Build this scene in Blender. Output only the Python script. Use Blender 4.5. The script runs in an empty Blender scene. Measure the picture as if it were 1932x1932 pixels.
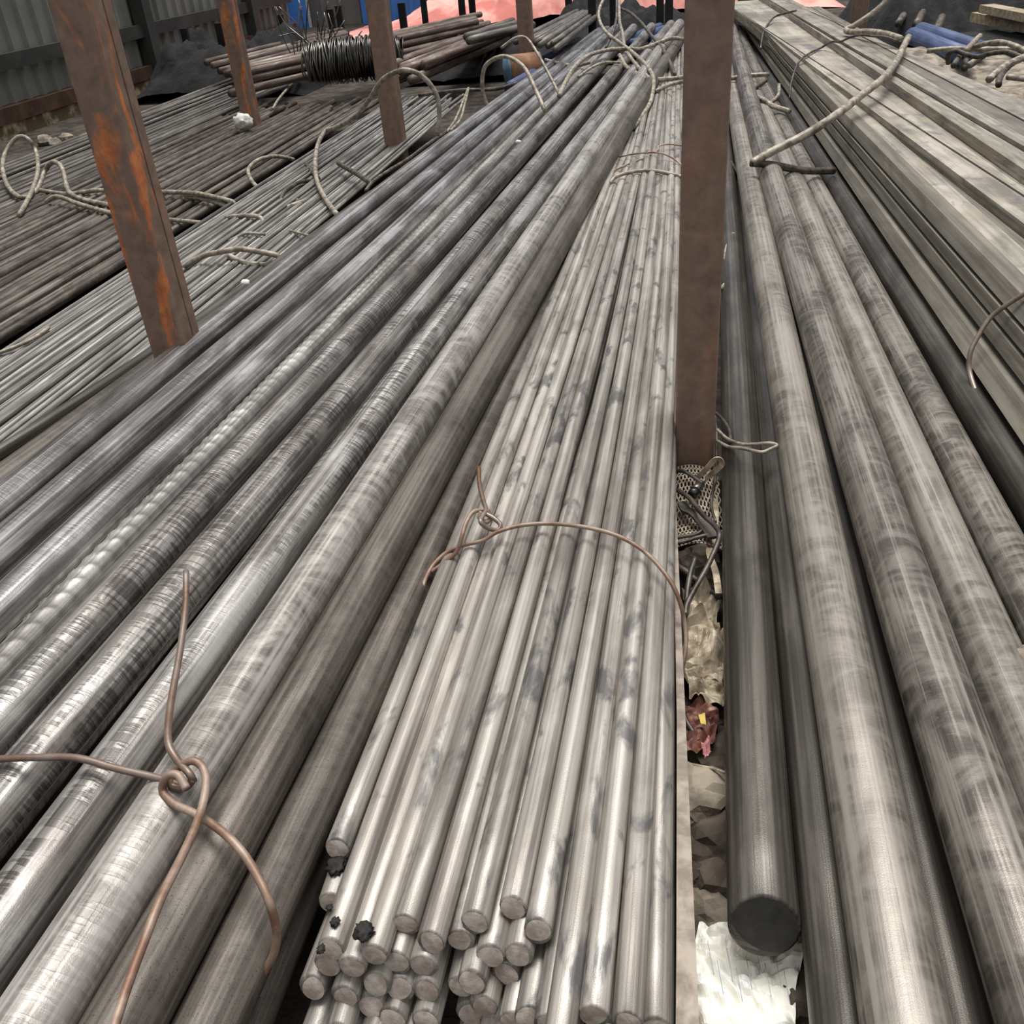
import bpy, bmesh, math, random
import numpy as np
from mathutils import Vector, Matrix, noise as mnoise

random.seed(7); rng = np.random.default_rng(11)
SC = bpy.context.scene; COL = SC.collection
# ------------------------------------------------------------------ camera
F = 1760.0; CX = 966.0; H = 1.22
down = np.array([1209-CX, 3750-CX, F]); down /= np.linalg.norm(down)       # world -Z in camera axes (x right, y down, z forward)
vx = 1300.0; vy = CX-((vx-CX)*down[0]+F*down[2])/down[1]
Yc = np.array([vx-CX, vy-CX, F]); Yc /= np.linalg.norm(Yc)
Zc = -down; Xc = np.cross(Yc, Zc)
RW = np.stack([Xc, Yc, Zc])                                                 # cam -> world
CAM = np.array([0, 0, H])
cam = bpy.data.cameras.new('camera'); co = bpy.data.objects.new('camera', cam); COL.objects.link(co)
cam.sensor_width = 36; cam.lens = 36*F/1932; cam.clip_start = .02; cam.clip_end = 200
M = Matrix(((RW[0,0], -RW[0,1], -RW[0,2], 0), (RW[1,0], -RW[1,1], -RW[1,2], 0), (RW[2,0], -RW[2,1], -RW[2,2], H), (0,0,0,1)))
co.matrix_world = M; SC.camera = co
# ------------------------------------------------------------------ light
w = bpy.data.worlds.new('overcast'); SC.world = w; w.use_nodes = True
bg = w.node_tree.nodes['Background']; bg.inputs[1].default_value = .95
_n = w.node_tree.nodes; _l = w.node_tree.links                              # overcast sky: brightest overhead, dimmer towards the horizon all round
_tc = _n.new('ShaderNodeTexCoord'); _sp = _n.new('ShaderNodeSeparateXYZ'); _rp = _n.new('ShaderNodeValToRGB')
_l.new(_tc.outputs['Generated'], _sp.inputs[0]); _l.new(_sp.outputs['Z'], _rp.inputs[0]); _l.new(_rp.outputs[0], bg.inputs[0])
_e = _rp.color_ramp.elements; _e[0].position = 0.; _e[0].color = (.2, .205, .215, 1); _e[1].position = 1.; _e[1].color = (.95, .975, 1, 1)
_m = _e.new(.45); _m.color = (.5, .515, .54, 1)
def sun(name, elev, azi, energy, angle, col=(1,1,1)):
    l = bpy.data.lights.new(name, 'SUN'); l.energy = energy; l.angle = math.radians(angle); l.color = col
    o = bpy.data.objects.new(name, l); COL.objects.link(o)
    e, a = math.radians(elev), math.radians(azi)                            # azimuth from +Y towards +X
    d = Vector((math.cos(e)*math.sin(a), math.cos(e)*math.cos(a), math.sin(e)))
    o.rotation_euler = d.to_track_quat('Z', 'Y').to_euler(); return o
sun('sun', 76, 8, 3.7, 34, (1, .985, .965))
vs = SC.view_settings; vs.view_transform = 'Standard'; vs.look = 'None'; vs.gamma = 1; vs.exposure = 0.0
try: vs.use_curve_mapping = False
except Exception: pass
# ------------------------------------------------------------------ placing helpers
def ray(x, y):
    c = np.array([x-CX, y-CX, F]); return RW @ c
def at(x, y, h):                                                            # point on the level plane h below the camera
    d = ray(x, y); return CAM + d*(h/-d[2])
def atd(x, y, t):                                                           # point at distance t*F along the ray
    return CAM + ray(x, y)*t
def tof(x, y, h):
    d = ray(x, y); return h/-d[2]
# ------------------------------------------------------------------ materials
class NT:
    def __init__(s, name):
        s.m = bpy.data.materials.new(name); s.m.use_nodes = True; s.t = s.m.node_tree; s.n = s.t.nodes; s.l = s.t.links
        s.b = s.n['Principled BSDF']
    def add(s, typ, **kw):
        n = s.n.new(typ)
        for k, v in kw.items(): setattr(n, k, v)
        return n
    def link(s, a, b): s.l.new(a, b)
    def coords(s, kind='UV', scale=(1,1,1), rnd=True):
        tc = s.add('ShaderNodeTexCoord'); mp = s.add('ShaderNodeMapping'); mp.inputs['Scale'].default_value = scale
        src = tc.outputs[kind]
        if rnd:
            oi = s.add('ShaderNodeObjectInfo'); ml = s.add('ShaderNodeMath', operation='MULTIPLY'); ml.inputs[1].default_value = 37.
            s.link(oi.outputs['Random'], ml.inputs[0]); ad = s.add('ShaderNodeVectorMath', operation='ADD')
            s.link(src, ad.inputs[0]); s.link(ml.outputs[0], ad.inputs[1]); src = ad.outputs[0]
        s.link(src, mp.inputs['Vector']); return mp.outputs[0]
    def noise(s, vec, scale=1, detail=4, rough=.55, dist=0):
        n = s.add('ShaderNodeTexNoise'); n.inputs['Scale'].default_value = scale; n.inputs['Detail'].default_value = detail
        n.inputs['Roughness'].default_value = rough; n.inputs['Distortion'].default_value = dist
        s.link(vec, n.inputs['Vector']); return n.outputs['Fac']
    def ramp(s, fac, stops):
        r = s.add('ShaderNodeValToRGB'); e = r.color_ramp.elements
        while len(e) < len(stops): e.new(.5)
        for i, (p, c) in enumerate(stops):
            e[i].position = p; e[i].color = (c, c, c, 1) if isinstance(c, (int, float)) else (*c, 1)
        s.link(fac, r.inputs[0]); return r.outputs[0]
    def mix(s, fac, a, b, mode='MIX'):
        m = s.add('ShaderNodeMix', data_type='RGBA', blend_type=mode)
        for inp, v in ((m.inputs[0], fac), (m.inputs[6], a), (m.inputs[7], b)):
            if isinstance(v, (int, float)): inp.default_value = v
            elif isinstance(v, tuple): inp.default_value = (*v, 1)
            else: s.link(v, inp)
        return m.outputs[2]
    def math(s, op, a, b):
        m = s.add('ShaderNodeMath', operation=op)
        for i, v in enumerate((a, b)):
            if isinstance(v, (int, float)): m.inputs[i].default_value = v
            else: s.link(v, m.inputs[i])
        return m.outputs[0]
    def bump(s, hgt, strength=.3, dist=.002):
        b = s.add('ShaderNodeBump'); b.inputs['Strength'].default_value = strength; b.inputs['Distance'].default_value = dist
        s.link(hgt, b.inputs['Height']); s.link(b.outputs[0], s.b.inputs['Normal'])
def lin(r, g, b):
    f = lambda c: ((c/255+.055)/1.055)**2.4 if c > 10 else c/255/12.92
    return (f(r), f(g), f(b))

def steel(name, dark, mid, light, metal=.55, rough=(.38, .62), ribs=0, swirl=0, blot=0, dust=None, tint=None, fine=.25, ribscale=70, var=.35, speck=0, streakscale=140):
    k = NT(name)
    st = k.noise(k.coords(scale=(streakscale, 1.1, 1)), 1, 5, .6)
    cl = k.noise(k.coords(scale=(14, 3.0, 1)), 1, 5, .6, .6)
    f = k.math('ADD', k.math('MULTIPLY', st, .5), k.math('MULTIPLY', cl, .5))
    col = k.ramp(f, [(.40, dark), (.5, mid), (.59, light)])
    hg = k.math('MULTIPLY', st, .35)
    if swirl:
        sw = k.noise(k.coords(scale=(9, 16, 1)), 1, 6, .62, 1.8)
        col = k.mix(k.ramp(sw, [(.42, 0.), (.62, swirl)]), col, light)
        sc_ = k.noise(k.coords(scale=(30, 120, 1)), 1, 3, .5, .8)
        col = k.mix(k.ramp(sc_, [(.6, 0.), (.72, .35*swirl)]), col, light)
        hg = k.math('ADD', hg, k.math('MULTIPLY', sc_, .25))
    if ribs:
        rb = k.noise(k.coords(scale=(13, ribscale*1.7, 1)), 1, 3, .55, .6)
        msk = k.ramp(k.noise(k.coords(scale=(22, 1.8, 1)), 1, 3), [(.46, .08), (.56, 1.)])
        rm = k.math('MULTIPLY', k.ramp(rb, [(.46, 0.), (.54, 1.)]), msk)
        col = k.mix(k.math('MULTIPLY', rm, min(1, .85*ribs)), col, tuple(c*.35 for c in dark))
        hg = k.math('SUBTRACT', hg, k.math('MULTIPLY', rm, 1.1*ribs))
    if blot:
        bl = k.noise(k.coords(scale=(22, 9, 1)), 1, 4, .6, .4)
        col = k.mix(k.ramp(bl, [(.56, 0.), (.66, blot)]), col, tint or dark)
    if dust:
        du = k.noise(k.coords(scale=(12, 5, 1)), 1, 5, .65, 1.)
        col = k.mix(k.ramp(du, [(.5, 0.), (.68, .75)]), col, dust)
    if speck:
        sp = k.noise(k.coords(scale=(420, 420, 1)), 1, 2, .5)
        col = k.mix(k.ramp(sp, [(.62, 0.), (.72, speck)]), col, tuple(c*.25 for c in dark))
    oi = k.add('ShaderNodeObjectInfo')
    br = k.math('ADD', k.math('MULTIPLY', oi.outputs['Random'], var), 1-var*.55)
    cb = k.add('ShaderNodeCombineColor')
    for i in range(3): k.link(br, cb.inputs[i])
    col = k.mix(1., col, cb.outputs[0], 'MULTIPLY')
    gr = k.noise(k.coords(scale=(700, 700, 1)), 1, 2)
    hg = k.math('ADD', hg, k.math('MULTIPLY', gr, fine))
    k.link(col, k.b.inputs['Base Color']); k.b.inputs['Metallic'].default_value = metal
    k.link(k.ramp(cl, [(.3, rough[1]), (.7, rough[0])]), k.b.inputs['Roughness'])
    k.bump(hg, .55, .0016)
    return k.m
def plain(name, c1, c2, scale=8, metal=0., rough=.8, bump=.3, kind='Object', sc=(1,1,1), bd=.004, detail=5, mid=(.4,.62)):
    k = NT(name); n = k.noise(k.coords(kind, sc), scale, detail, .6, .3)
    k.link(k.ramp(n, [(mid[0], c1), (mid[1], c2)]), k.b.inputs['Base Color'])
    k.b.inputs['Metallic'].default_value = metal; k.b.inputs['Roughness'].default_value = rough
    k.bump(n, bump, bd); return k.m

MAT = {}
MAT['thick'] = steel('thick_bar_steel', lin(84,78,73), lin(136,130,125), lin(190,186,181), .68, (.36,.52), ribs=.75, dust=lin(150,143,134), var=.22)
MAT['thick_streak'] = steel('streaked_bar_steel', lin(92,87,84), lin(146,142,139), lin(212,208,205), .75, (.3,.46), ribs=.2, var=.2)
MAT['thick_smooth'] = steel('matt_shadowed_bar_steel', lin(60,54,48), lin(86,79,72), lin(118,110,101), .4, (.44,.6), speck=.7, var=.15, swirl=.3)  # base tones darkened to paint in the deep shadow beside the thin rods
MAT['thick_clean'] = steel('swirled_bar_steel', lin(92,86,80), lin(134,128,121), lin(186,180,173), .48, (.4,.56), swirl=.5, ribs=.25, var=.1)
MAT['ribbed'] = steel('rebar_steel', lin(104,100,95), lin(142,138,132), lin(192,188,182), .6, (.34,.5), var=.1)
MAT['thin'] = steel('thin_rod_steel', lin(118,111,103), lin(156,149,140), lin(188,181,171), .42, (.36,.55), blot=.8, tint=lin(84,83,84), var=.3)
MAT['thinend'] = plain('sawn_end_steel', lin(176,158,144), lin(214,202,190), 60, .1, .5, .3)
MAT['right'] = steel('dark_bar_steel', lin(66,61,55), lin(92,86,79), lin(158,150,140), .45, (.36,.56), swirl=.5, var=.2)
MAT['right_smooth'] = steel('oily_bar_steel', lin(62,57,51), lin(84,79,72), lin(112,106,98), .5, (.28,.45), var=.1)
MAT['right_pale'] = steel('pale_bar_steel', lin(92,86,79), lin(128,121,112), lin(168,160,149), .4, (.4,.56), swirl=.5, var=.1)
MAT['darkend'] = plain('dark_end_steel', lin(52,51,48), lin(66,65,61), 40, .3, .55, .15)
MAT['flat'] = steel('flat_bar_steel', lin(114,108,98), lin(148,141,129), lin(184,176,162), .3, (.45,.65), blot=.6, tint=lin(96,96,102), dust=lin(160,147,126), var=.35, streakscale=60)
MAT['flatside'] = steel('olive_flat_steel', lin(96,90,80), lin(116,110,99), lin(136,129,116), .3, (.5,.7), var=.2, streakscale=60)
MAT['lpale'] = steel('pale_rebar_steel', lin(84,81,76), lin(124,120,114), lin(172,168,161), .45, (.4,.58), var=.6)
MAT['ldark'] = steel('brown_dark_rod', lin(48,40,35), lin(72,63,56), lin(120,112,104), .4, (.45,.65), dust=lin(112,104,92), var=.5)
MAT['lgrey'] = steel('grey_rod', lin(66,60,55), lin(94,88,82), lin(130,124,117), .4, (.45,.65), var=.5)
MAT['blue'] = steel('blue_bar', lin(52,62,88), lin(68,84,120), lin(96,108,138), .2, (.5,.7), var=.4)
MAT['rope'] = plain('galvanised_rope', lin(118,108,95), lin(176,166,150), 30, .25, .6, .3)
MAT['ropedark'] = plain('dark_rope', lin(58,52,46), lin(104,95,85), 30, .3, .6, .3)
MAT['wire'] = plain('tie_wire', lin(112,84,66), lin(146,134,124), 9, .5, .45, .2)
MAT['wirerust'] = plain('rusty_tie_wire', lin(122,92,74), lin(168,148,132), 14, .35, .55, .2)
MAT['wiredark'] = plain('dark_wire', lin(62,56,51), lin(104,97,90), 20, .5, .45, .2)
MAT['strap'] = plain('steel_strap', lin(150,132,108), lin(206,192,168), 40, .3, .5, .2)
MAT['cloth'] = plain('dirty_plastic', lin(120,104,84), lin(206,192,168), 22, 0, .6, .6)
MAT['net'] = plain('woven_net', lin(150,136,118), lin(196,182,160), 60, 0, .8, .3)
MAT['paper'] = plain('white_paper', lin(238,234,220), lin(252,250,242), 9, 0, .7, .2)
MAT['ruled'] = plain('ruled_line', lin(160,170,185), lin(180,188,200), 9, 0, .8, .1)
MAT['redbag'] = plain('red_wrapper', lin(74,38,38), lin(150,104,84), 26, 0, .5, .4)
MAT['pinkrag'] = plain('pink_rag', lin(176,118,116), lin(206,150,146), 26, 0, .8, .3)
MAT['yellow'] = plain('yellow_print', lin(180,150,60), lin(206,180,84), 26, 0, .6, .2)
MAT['stone'] = plain('grey_stone', lin(96,86,74), lin(160,148,130), 14, 0, .85, .7, bd=.01)
MAT['stonedark'] = plain('brown_stone', lin(58,50,42), lin(96,85,72), 12, 0, .9, .7, bd=.01)
MAT['soil'] = plain('soil', lin(40,34,29), lin(82,72,61), 9, 0, .95, .8, bd=.02)
MAT['dirt'] = plain('black_grease', lin(20,18,16), lin(44,40,36), 60, 0, .8, .6)
MAT['scrap'] = plain('black_scrap', lin(7,7,7), lin(30,28,27), 7, 0, .95, .8, bd=.03)
MAT['pink'] = plain('pink_heap', lin(206,120,108), lin(246,178,164), 2.2, 0, .85, .6, bd=.03)
MAT['bluesheet'] = plain('blue_sheet', lin(56,120,200), lin(74,138,214), 1.5, 0, .6, .1)
MAT['beige'] = plain('grey_panel', lin(104,100,92), lin(124,119,110), 1.5, 0, .7, .1)
MAT['wall'] = plain('grey_cladding', lin(116,117,108), lin(138,138,129), .9, .1, .6, .15)
MAT['girt'] = plain('girt_steel', lin(56,56,52), lin(74,73,68), 2, .2, .7, .2)
MAT['rustbeam'] = plain('rusted_beam', lin(66,44,32), lin(96,68,50), 5, .2, .8, .4)
MAT['plinth'] = plain('plastered_plinth', lin(98,82,58), lin(190,176,142), 3.2, 0, .9, .4, mid=(.5,.6))
MAT['timber'] = plain('timber', lin(140,124,100), lin(184,168,142), 4, 0, .85, .4, sc=(1,8,8))
MAT['brownbar'] = steel('brown_bar', lin(70,54,46), lin(98,82,72), lin(140,128,116), .3, (.5,.7), var=.5)
MAT['drum'] = plain('brown_drum_end', lin(128,88,62), lin(158,118,90), 12, 0, .8, .3)
MAT['drumblue'] = plain('blue_drum_rim', lin(74,104,124), lin(100,130,150), 12, 0, .7, .3)
MAT['blackpost'] = plain('black_post', lin(26,26,28), lin(48,46,46), 6, .3, .7, .3)
MAT['white'] = plain('white_lump', lin(212,208,198), lin(240,238,230), 20, 0, .7, .4)
MAT['coil'] = plain('coil_wire', lin(60,58,54), lin(140,136,128), 3, .8, .3, .1)
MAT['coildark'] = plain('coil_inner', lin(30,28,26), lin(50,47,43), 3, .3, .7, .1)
def post_mat(name, rust):
    k = NT(name); v = k.coords('Object', (1,1,1), False)
    a = k.noise(v, 26, 6, .65, .3); base = k.ramp(a, [(.3, lin(120,98,84)), (.6, lin(144,120,104)), (.8, lin(158,138,122))])
    v2 = k.coords('Object', (9, 9, 2.6), False); b = k.noise(v2, 1, 4, .6, .5)
    m = k.ramp(b, [(.5, 0.), (.56, rust)])
    col = k.mix(m, base, k.ramp(a, [(.35, lin(176,100,60)), (.65, lin(226,140,84))]))
    c = k.noise(k.coords('Object', (20, 20, 6), False), 1, 3); col = k.mix(k.ramp(c, [(.68, 0.), (.74, .8*rust)]), col, lin(62,44,40))
    k.link(col, k.b.inputs['Base Color']); k.b.inputs['Roughness'].default_value = .6; k.b.inputs['Metallic'].default_value = .15
    k.bump(a, .35, .002); return k.m
MAT['post'] = post_mat('brown_painted_steel', .12); MAT['postrust'] = post_mat('rusty_painted_steel', 1.)

# ------------------------------------------------------------------ object helpers
def tag(o, label=None, cat=None, group=None, kind=None):
    if label: o['label'] = label
    if cat: o['category'] = cat
    if group: o['group'] = group
    if kind: o['kind'] = kind
    return o
def meshobj(name, verts, faces, m, parent=None, uvs=None, smooth=True):
    me = bpy.data.meshes.new(name); me.from_pydata([tuple(map(float, v)) for v in verts], [], [tuple(map(int, f)) for f in faces])
    if uvs is not None:
        ul = me.uv_layers.new(name='UVMap'); idx = np.empty(len(me.loops), int); me.loops.foreach_get('vertex_index', idx)
        ul.data.foreach_set('uv', np.asarray(uvs, float)[idx].ravel())
    if smooth: me.polygons.foreach_set('use_smooth', [True]*len(me.polygons))
    me.materials.append(MAT[m] if isinstance(m, str) else m)
    o = bpy.data.objects.new(name, me); COL.objects.link(o)
    if parent: o.parent = parent
    return o
class MB:
    def __init__(s): s.v = []; s.f = []; s.u = []; s.n = 0
    def add(s, v, f, u=None):
        s.v += list(v); s.f += [tuple(i+s.n for i in q) for q in f]; s.u += list(u if u is not None else [(a[0]+a[2], a[1]) for a in v]); s.n += len(v)
    def build(s, name, m, parent=None, smooth=True): return meshobj(name, s.v, s.f, m, parent, s.u, smooth)
def box(c, sz, R=None):
    sx, sy, sz_ = (a/2 for a in sz); v = [np.array((x, y, z)) for x in (-sx, sx) for y in (-sy, sy) for z in (-sz_, sz_)]
    if R is not None: v = [R @ a for a in v]
    v = [a+np.array(c) for a in v]
    return v, [(0,1,3,2), (4,6,7,5), (0,4,5,1), (2,3,7,6), (0,2,6,4), (1,5,7,3)]
def frames(P):
    P = np.asarray(P, float); T = np.gradient(P, axis=0); T /= np.linalg.norm(T, axis=1)[:, None]+1e-12
    up = np.array([0,0,1.]) if abs(T[0][2]) < .9 else np.array([1.,0,0])
    A = []; a = np.cross(up, T[0]); a /= np.linalg.norm(a)
    for t in T:
        a = a-t*np.dot(a, t); a /= np.linalg.norm(a)+1e-12; A.append(a.copy())
    A = np.array(A); return T, A, np.cross(T, A)
def tube(P, r, n=24, lobes=0, twist=0., capend=True, rfun=None, chamfer=0.):
    P = np.asarray(P, float); T, A, B = frames(P); th = np.arange(n)/n*2*math.pi
    s = np.concatenate([[0], np.cumsum(np.linalg.norm(np.diff(P, axis=0), axis=1))]); V = []; U = []
    for i in range(len(P)):
        rr = np.full(n, r, float)
        if lobes: rr = r*(1+.13*np.abs(np.cos(lobes/2*(th-twist*s[i])))*1.3-.1)
        if rfun is not None: rr = rfun(th, s[i], r)
        if chamfer and (i == 0): rr = rr-chamfer
        V.append(P[i]+np.outer(np.cos(th)*rr, A[i])+np.outer(np.sin(th)*rr, B[i]))
        U.append(np.stack([np.minimum(th, 2*math.pi-th)*r*1.0+ (th > math.pi)*3*r, np.full(n, s[i])], 1))
    m = len(P); V = np.concatenate(V); U = np.concatenate(U); f = []
    for i in range(m-1):
        for j in range(n):
            k = (j+1) % n; f.append((i*n+j, i*n+k, (i+1)*n+k, (i+1)*n+j))
    if capend: f.append(tuple(range(n))[::-1]); f.append(tuple((m-1)*n+j for j in range(n)))
    return V, f, U
def catmull(P, k=8):
    P = [np.asarray(p, float) for p in P]; Q = [2*P[0]-P[1]]+P+[2*P[-1]-P[-2]]; out = []
    for i in range(1, len(Q)-2):
        for j in range(k):
            t = j/k; a, b, c, d = Q[i-1], Q[i], Q[i+1], Q[i+2]
            out.append(.5*((2*b)+(-a+c)*t+(2*a-5*b+4*c-d)*t*t+(-a+3*b-3*c+d)*t**3))
    out.append(P[-1]); return np.array(out)
ORD0 = ['first','second','third','fourth','fifth','sixth','seventh','eighth','ninth','tenth','eleventh','twelfth','thirteenth','fourteenth','fifteenth','sixteenth','seventeenth','eighteenth','nineteenth','twentieth']
TENS = {2:'twenty', 3:'thirty', 4:'forty', 5:'fifty'}
ORD = ORD0+[TENS[a]+('-'+ORD0[b-1] if b else ('' )) if b else TENS[a][:-1]+'ieth' for a in (2,3,4,5) for b in range(0,10)][1:]

# ------------------------------------------------------------------ setting
fx = MB(); fx.add([(-14,-3,0),(14,-3,0),(14,30,0),(-14,30,0)], [(0,1,2,3)]); tag(fx.build('floor', 'soil'), kind='structure')
# left wall: profiled cladding parallel to the bars
Xw = at(0, 262, H)[0]
def corr(x0, y0, y1, z0, z1, pitch, depth, name, m, axis='y', parent=None):
    v = []; y = y0; pts = []
    while y < y1:
        for a, b in ((0,0), (.62,0), (.72,1), (.9,1), (1.,0)): pts.append((y+a*pitch, b*depth))
        y += pitch
    for q, d in pts:
        for z in (z0, z1): v.append((x0+d, q, z) if axis == 'y' else (q, x0-d, z))
    f = [(2*i, 2*i+2, 2*i+3, 2*i+1) for i in range(len(pts)-1)]
    return meshobj(name, v, f, m, parent, smooth=False)
Yb = at(690, 45, H)[1]; Ye = at(505, 80, H)[1]
wl = corr(Xw, 1.5, Ye, .12, 3.6, .22, .035, 'wall_left', 'wall'); tag(wl, kind='structure')
for z in (.55, 1.75):
    g = MB(); g.add(*box((Xw+.08, (1.5+Ye)/2, z), (.07, Ye-1.5, .12))); tag(g.build('trim_1' if z < 1 else 'trim_2', 'girt', smooth=False), kind='structure')
g = MB(); g.add(*box((Xw+.05, (1.5+Ye)/2, .17), (.14, Ye-1.5, .12))); tag(g.build('trim_3', 'rustbeam', smooth=False), kind='structure')
g = MB(); g.add(*box((Xw+.0, (1.5+Ye)/2, .05), (.2, Ye-1.5, .14))); tag(g.build('baseboard_left', 'plinth', smooth=False), kind='structure')
for i, px in enumerate((285, 478)):
    # column where the wall base line passes this pixel column
    best = min(((abs((CAM+0*0)[0]), y) for y in (0,)), default=None)
    yy = None
    for Y in np.linspace(3, 20, 400):
        p = np.array([Xw+.1, Y, .3])-CAM; c = RW.T @ p
        if c[2] > 0 and CX+F*c[0]/c[2] >= px: yy = Y; break
    g = MB(); g.add(*box((Xw+.1, yy, 1.8), (.14, .16, 3.6)))
    tag(g.build('wall_column', 'girt', smooth=False), ['dark steel column in front of the grey cladding behind the rusty left post', 'dark steel column where the grey cladding meets the blue sheeting'][i], 'column')
# back wall: blue sheets with a grey panel
def backX(px): 
    d = ray(px, 20); return (CAM+d*(Yb/d[1]))[0]
segs = [(480, 578, 'bluesheet'), (578, 682, 'beige'), (682, 1420, 'bluesheet')]
wb = None
for i, (a, b, m) in enumerate(segs):
    o = corr(Yb+(.15 if i == 1 else 0), backX(a), backX(b), 0, 3.4, .3, .03, 'wall_back' if i == 0 else 'sheet_panel', m, axis='x', parent=wb)
    if i == 0: wb = tag(o, kind='structure')
o = corr(Yb+.3, backX(1420), backX(1420)+14, 0, 3.4, .3, .03, 'wall_right_back', 'girt', axis='x'); o.name = 'wall_right'; tag(o, kind='structure')

def lump(name, c, sz, m, label=None, cat=None, seed=0, sub=3, amp=.35, freq=1.6, rotz=0, parent=None, sharp=False, group=None, kind=None):
    bm = bmesh.new(); bmesh.ops.create_icosphere(bm, subdivisions=sub, radius=1); R = Matrix.Rotation(rotz, 3, 'Z')
    for v in bm.verts:
        p = v.co.normalized(); n = mnoise.noise(p*freq+Vector((seed*3.1, seed*1.7, seed)))
        if sharp: n = mnoise.voronoi(p*freq+Vector((seed*3.1, seed*1.7, seed)))[0][0]*1.2-.4
        k = 1+amp*n+.3*amp*mnoise.noise(p*freq*3.3+Vector((seed, 0, 0)))
        v.co = R @ Vector((p.x*k*sz[0], p.y*k*sz[1], p.z*k*sz[2]))+Vector(c)
    me = bpy.data.meshes.new(name); bm.to_mesh(me); bm.free()
    if not sharp: me.polygons.foreach_set('use_smooth', [True]*len(me.polygons))
    me.materials.append(MAT[m]); o = bpy.data.objects.new(name, me); COL.objects.link(o)
    if parent: o.parent = parent
    return tag(o, label, cat, group, kind)
def heap(name, x0, x1, y0, y1, hgt, m, label, cat, seed=1, nx=60, ny=20, rough=.35, z0=0., kind=None, fr=1., ramp=(1, 1)):
    v = []; f = []
    for j in range(ny):
        for i in range(nx):
            a, b = i/(nx-1), j/(ny-1); x = x0+(x1-x0)*a; y = y0+(y1-y0)*b
            e = min(1, 5*a, 5*(1-a))*math.sin(math.pi*min(1, b*.96+.02))**.6*(ramp[0]+(ramp[1]-ramp[0])*min(1, a*2.2))
            n = mnoise.noise(Vector((x*1.3*fr, y*1.3*fr, seed)))+.5*mnoise.noise(Vector((x*4*fr, y*4*fr, seed)))+.25*mnoise.noise(Vector((x*11*fr, y*11*fr, seed)))
            v.append((x, y, z0+max(0, e*hgt*(1+rough*n*1.3))))
    for j in range(ny-1):
        for i in range(nx-1): k = j*nx+i; f.append((k, k+1, k+nx+1, k+nx))
    return tag(meshobj(name, v, f, m), label, cat, kind=kind)

# ------------------------------------------------------------------ round bars laid by trace, then relaxed so none cut into another
YS = np.linspace(-.35, 10.5, 34)
BARS = []
def trace(pts, h, deg=2, hs=None):
    W = np.array([at(x, y, (h if hs is None else hs[i])) for i, (x, y) in enumerate(pts)])
    deg = min(deg, len(pts)-1); wts = 1/np.sqrt(np.maximum(W[:, 1], .3))
    c = np.polyfit(W[:, 1], W[:, 0], deg, w=wts); x = np.polyval(c, YS)
    lo, hi = W[:, 1].min(), W[:, 1].max(); d = np.polyder(c)
    x = np.where(YS < lo, np.polyval(c, lo)+(YS-lo)*np.polyval(d, lo), x); x = np.where(YS > hi, np.polyval(c, hi)+(YS-hi)*np.polyval(d, hi), x)
    return x, W[:, 1].min()
def addbar(pts, h, r, y0=None, y1=9.4, fam='C', **kw):
    x, ylo = trace(pts, h, kw.pop('deg', 2)); b = dict(x=x, z=np.full(len(YS), H-h), r=r, y0=-.35 if y0 is None else y0, y1=y1, fam=fam); b.update(kw); BARS.append(b); return b
C = {}
CD = {
 8: ([(190,1732),(405,1400),(535,1200),(719,900),(982,500),(1112,300),(1178,200),(1211,150)], .872, .0405, 'thick_clean'),
 7: ([(25,1732),(250,1400),(410,1200),(619,900),(928,500),(1071,300),(1148,200),(1186,150)], .88, .04, 'thick'),
 6: ([(100,1400),(283,1200),(524,900),(861,500),(1023,300),(1108,200),(1150,150)], .88, .04, 'thick'),
 5: ([(152,1200),(429,900),(792,500),(972,300),(1064,200),(1109,150)], .88, .04, 'thick'),
 4: ([(150,1100),(352,900),(743,500),(932,300),(1035,200)], .905, .03, 'ribbed'),
 3: ([(165,1000),(286,900),(690,500),(895,300),(1010,200),(1060,150)], .885, .04, 'thick_streak'),
 2: ([(40,1000),(178,900),(621,500),(850,300),(972,200),(1032,150)], .885, .04, 'thick_streak'),
 1: ([(70,900),(560,500),(805,300),(938,200),(1008,150)], .89, .04, 'thick_streak'),
 0: ([(55,868),(205,762),(300,700)], .935, .04, 'thick_smooth'),
}
CL = {8: 'thick pale smooth round bar directly under the knot of the hooked tie wire', 7: 'thick rib-marked bar directly left of the smooth bar under the tie wire knot',
 6: 'thick round bar heavily scored along its right flank, second left of the pale smooth bar', 5: 'thick round bar right of the narrow ribbed rebar, with dark scoring',
 4: 'narrow ribbed rebar sunk between two thick round bars in the left pile', 3: 'thick streaked bar directly left of the narrow ribbed rebar', 2: 'thick streaked bar second left of the narrow ribbed rebar, bright crest and dark flank',
 1: 'thick streaked bar lying against the foot of the rusty left post', 0: 'pale thick bar mostly hidden at the left pile edge below the rusty post foot'}
for k, (p, h, r, m) in CD.items(): C[k] = addbar(p, h, r, m=m, label=CL[k], name='rebar' if k == 4 else 'round_bar', group=None, end=9.4+.12*((k*37) % 7))
C[0]['x'] = np.where(YS > 2.3, np.minimum(C[0]['x'], C[1]['x']-.06), C[0]['x']); C[0]['y1'] = 6.
D = addbar([(352,1732),(540,1400),(645,1200),(808,900),(1034,500),(1150,300),(1208,200)], .905, .04, m='thick_smooth', label='matt brown thick bar right of the pale bar under the hooked tie wire', name='round_bar')
E = addbar([(452,1782),(642,1400),(728,1200),(868,900),(1066,500),(1170,300)], .95, .037, m='thick_smooth', label='matt brown thick bar at the right edge of the left pile, beside the thin rods', name='round_bar', y1=7.0)
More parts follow.
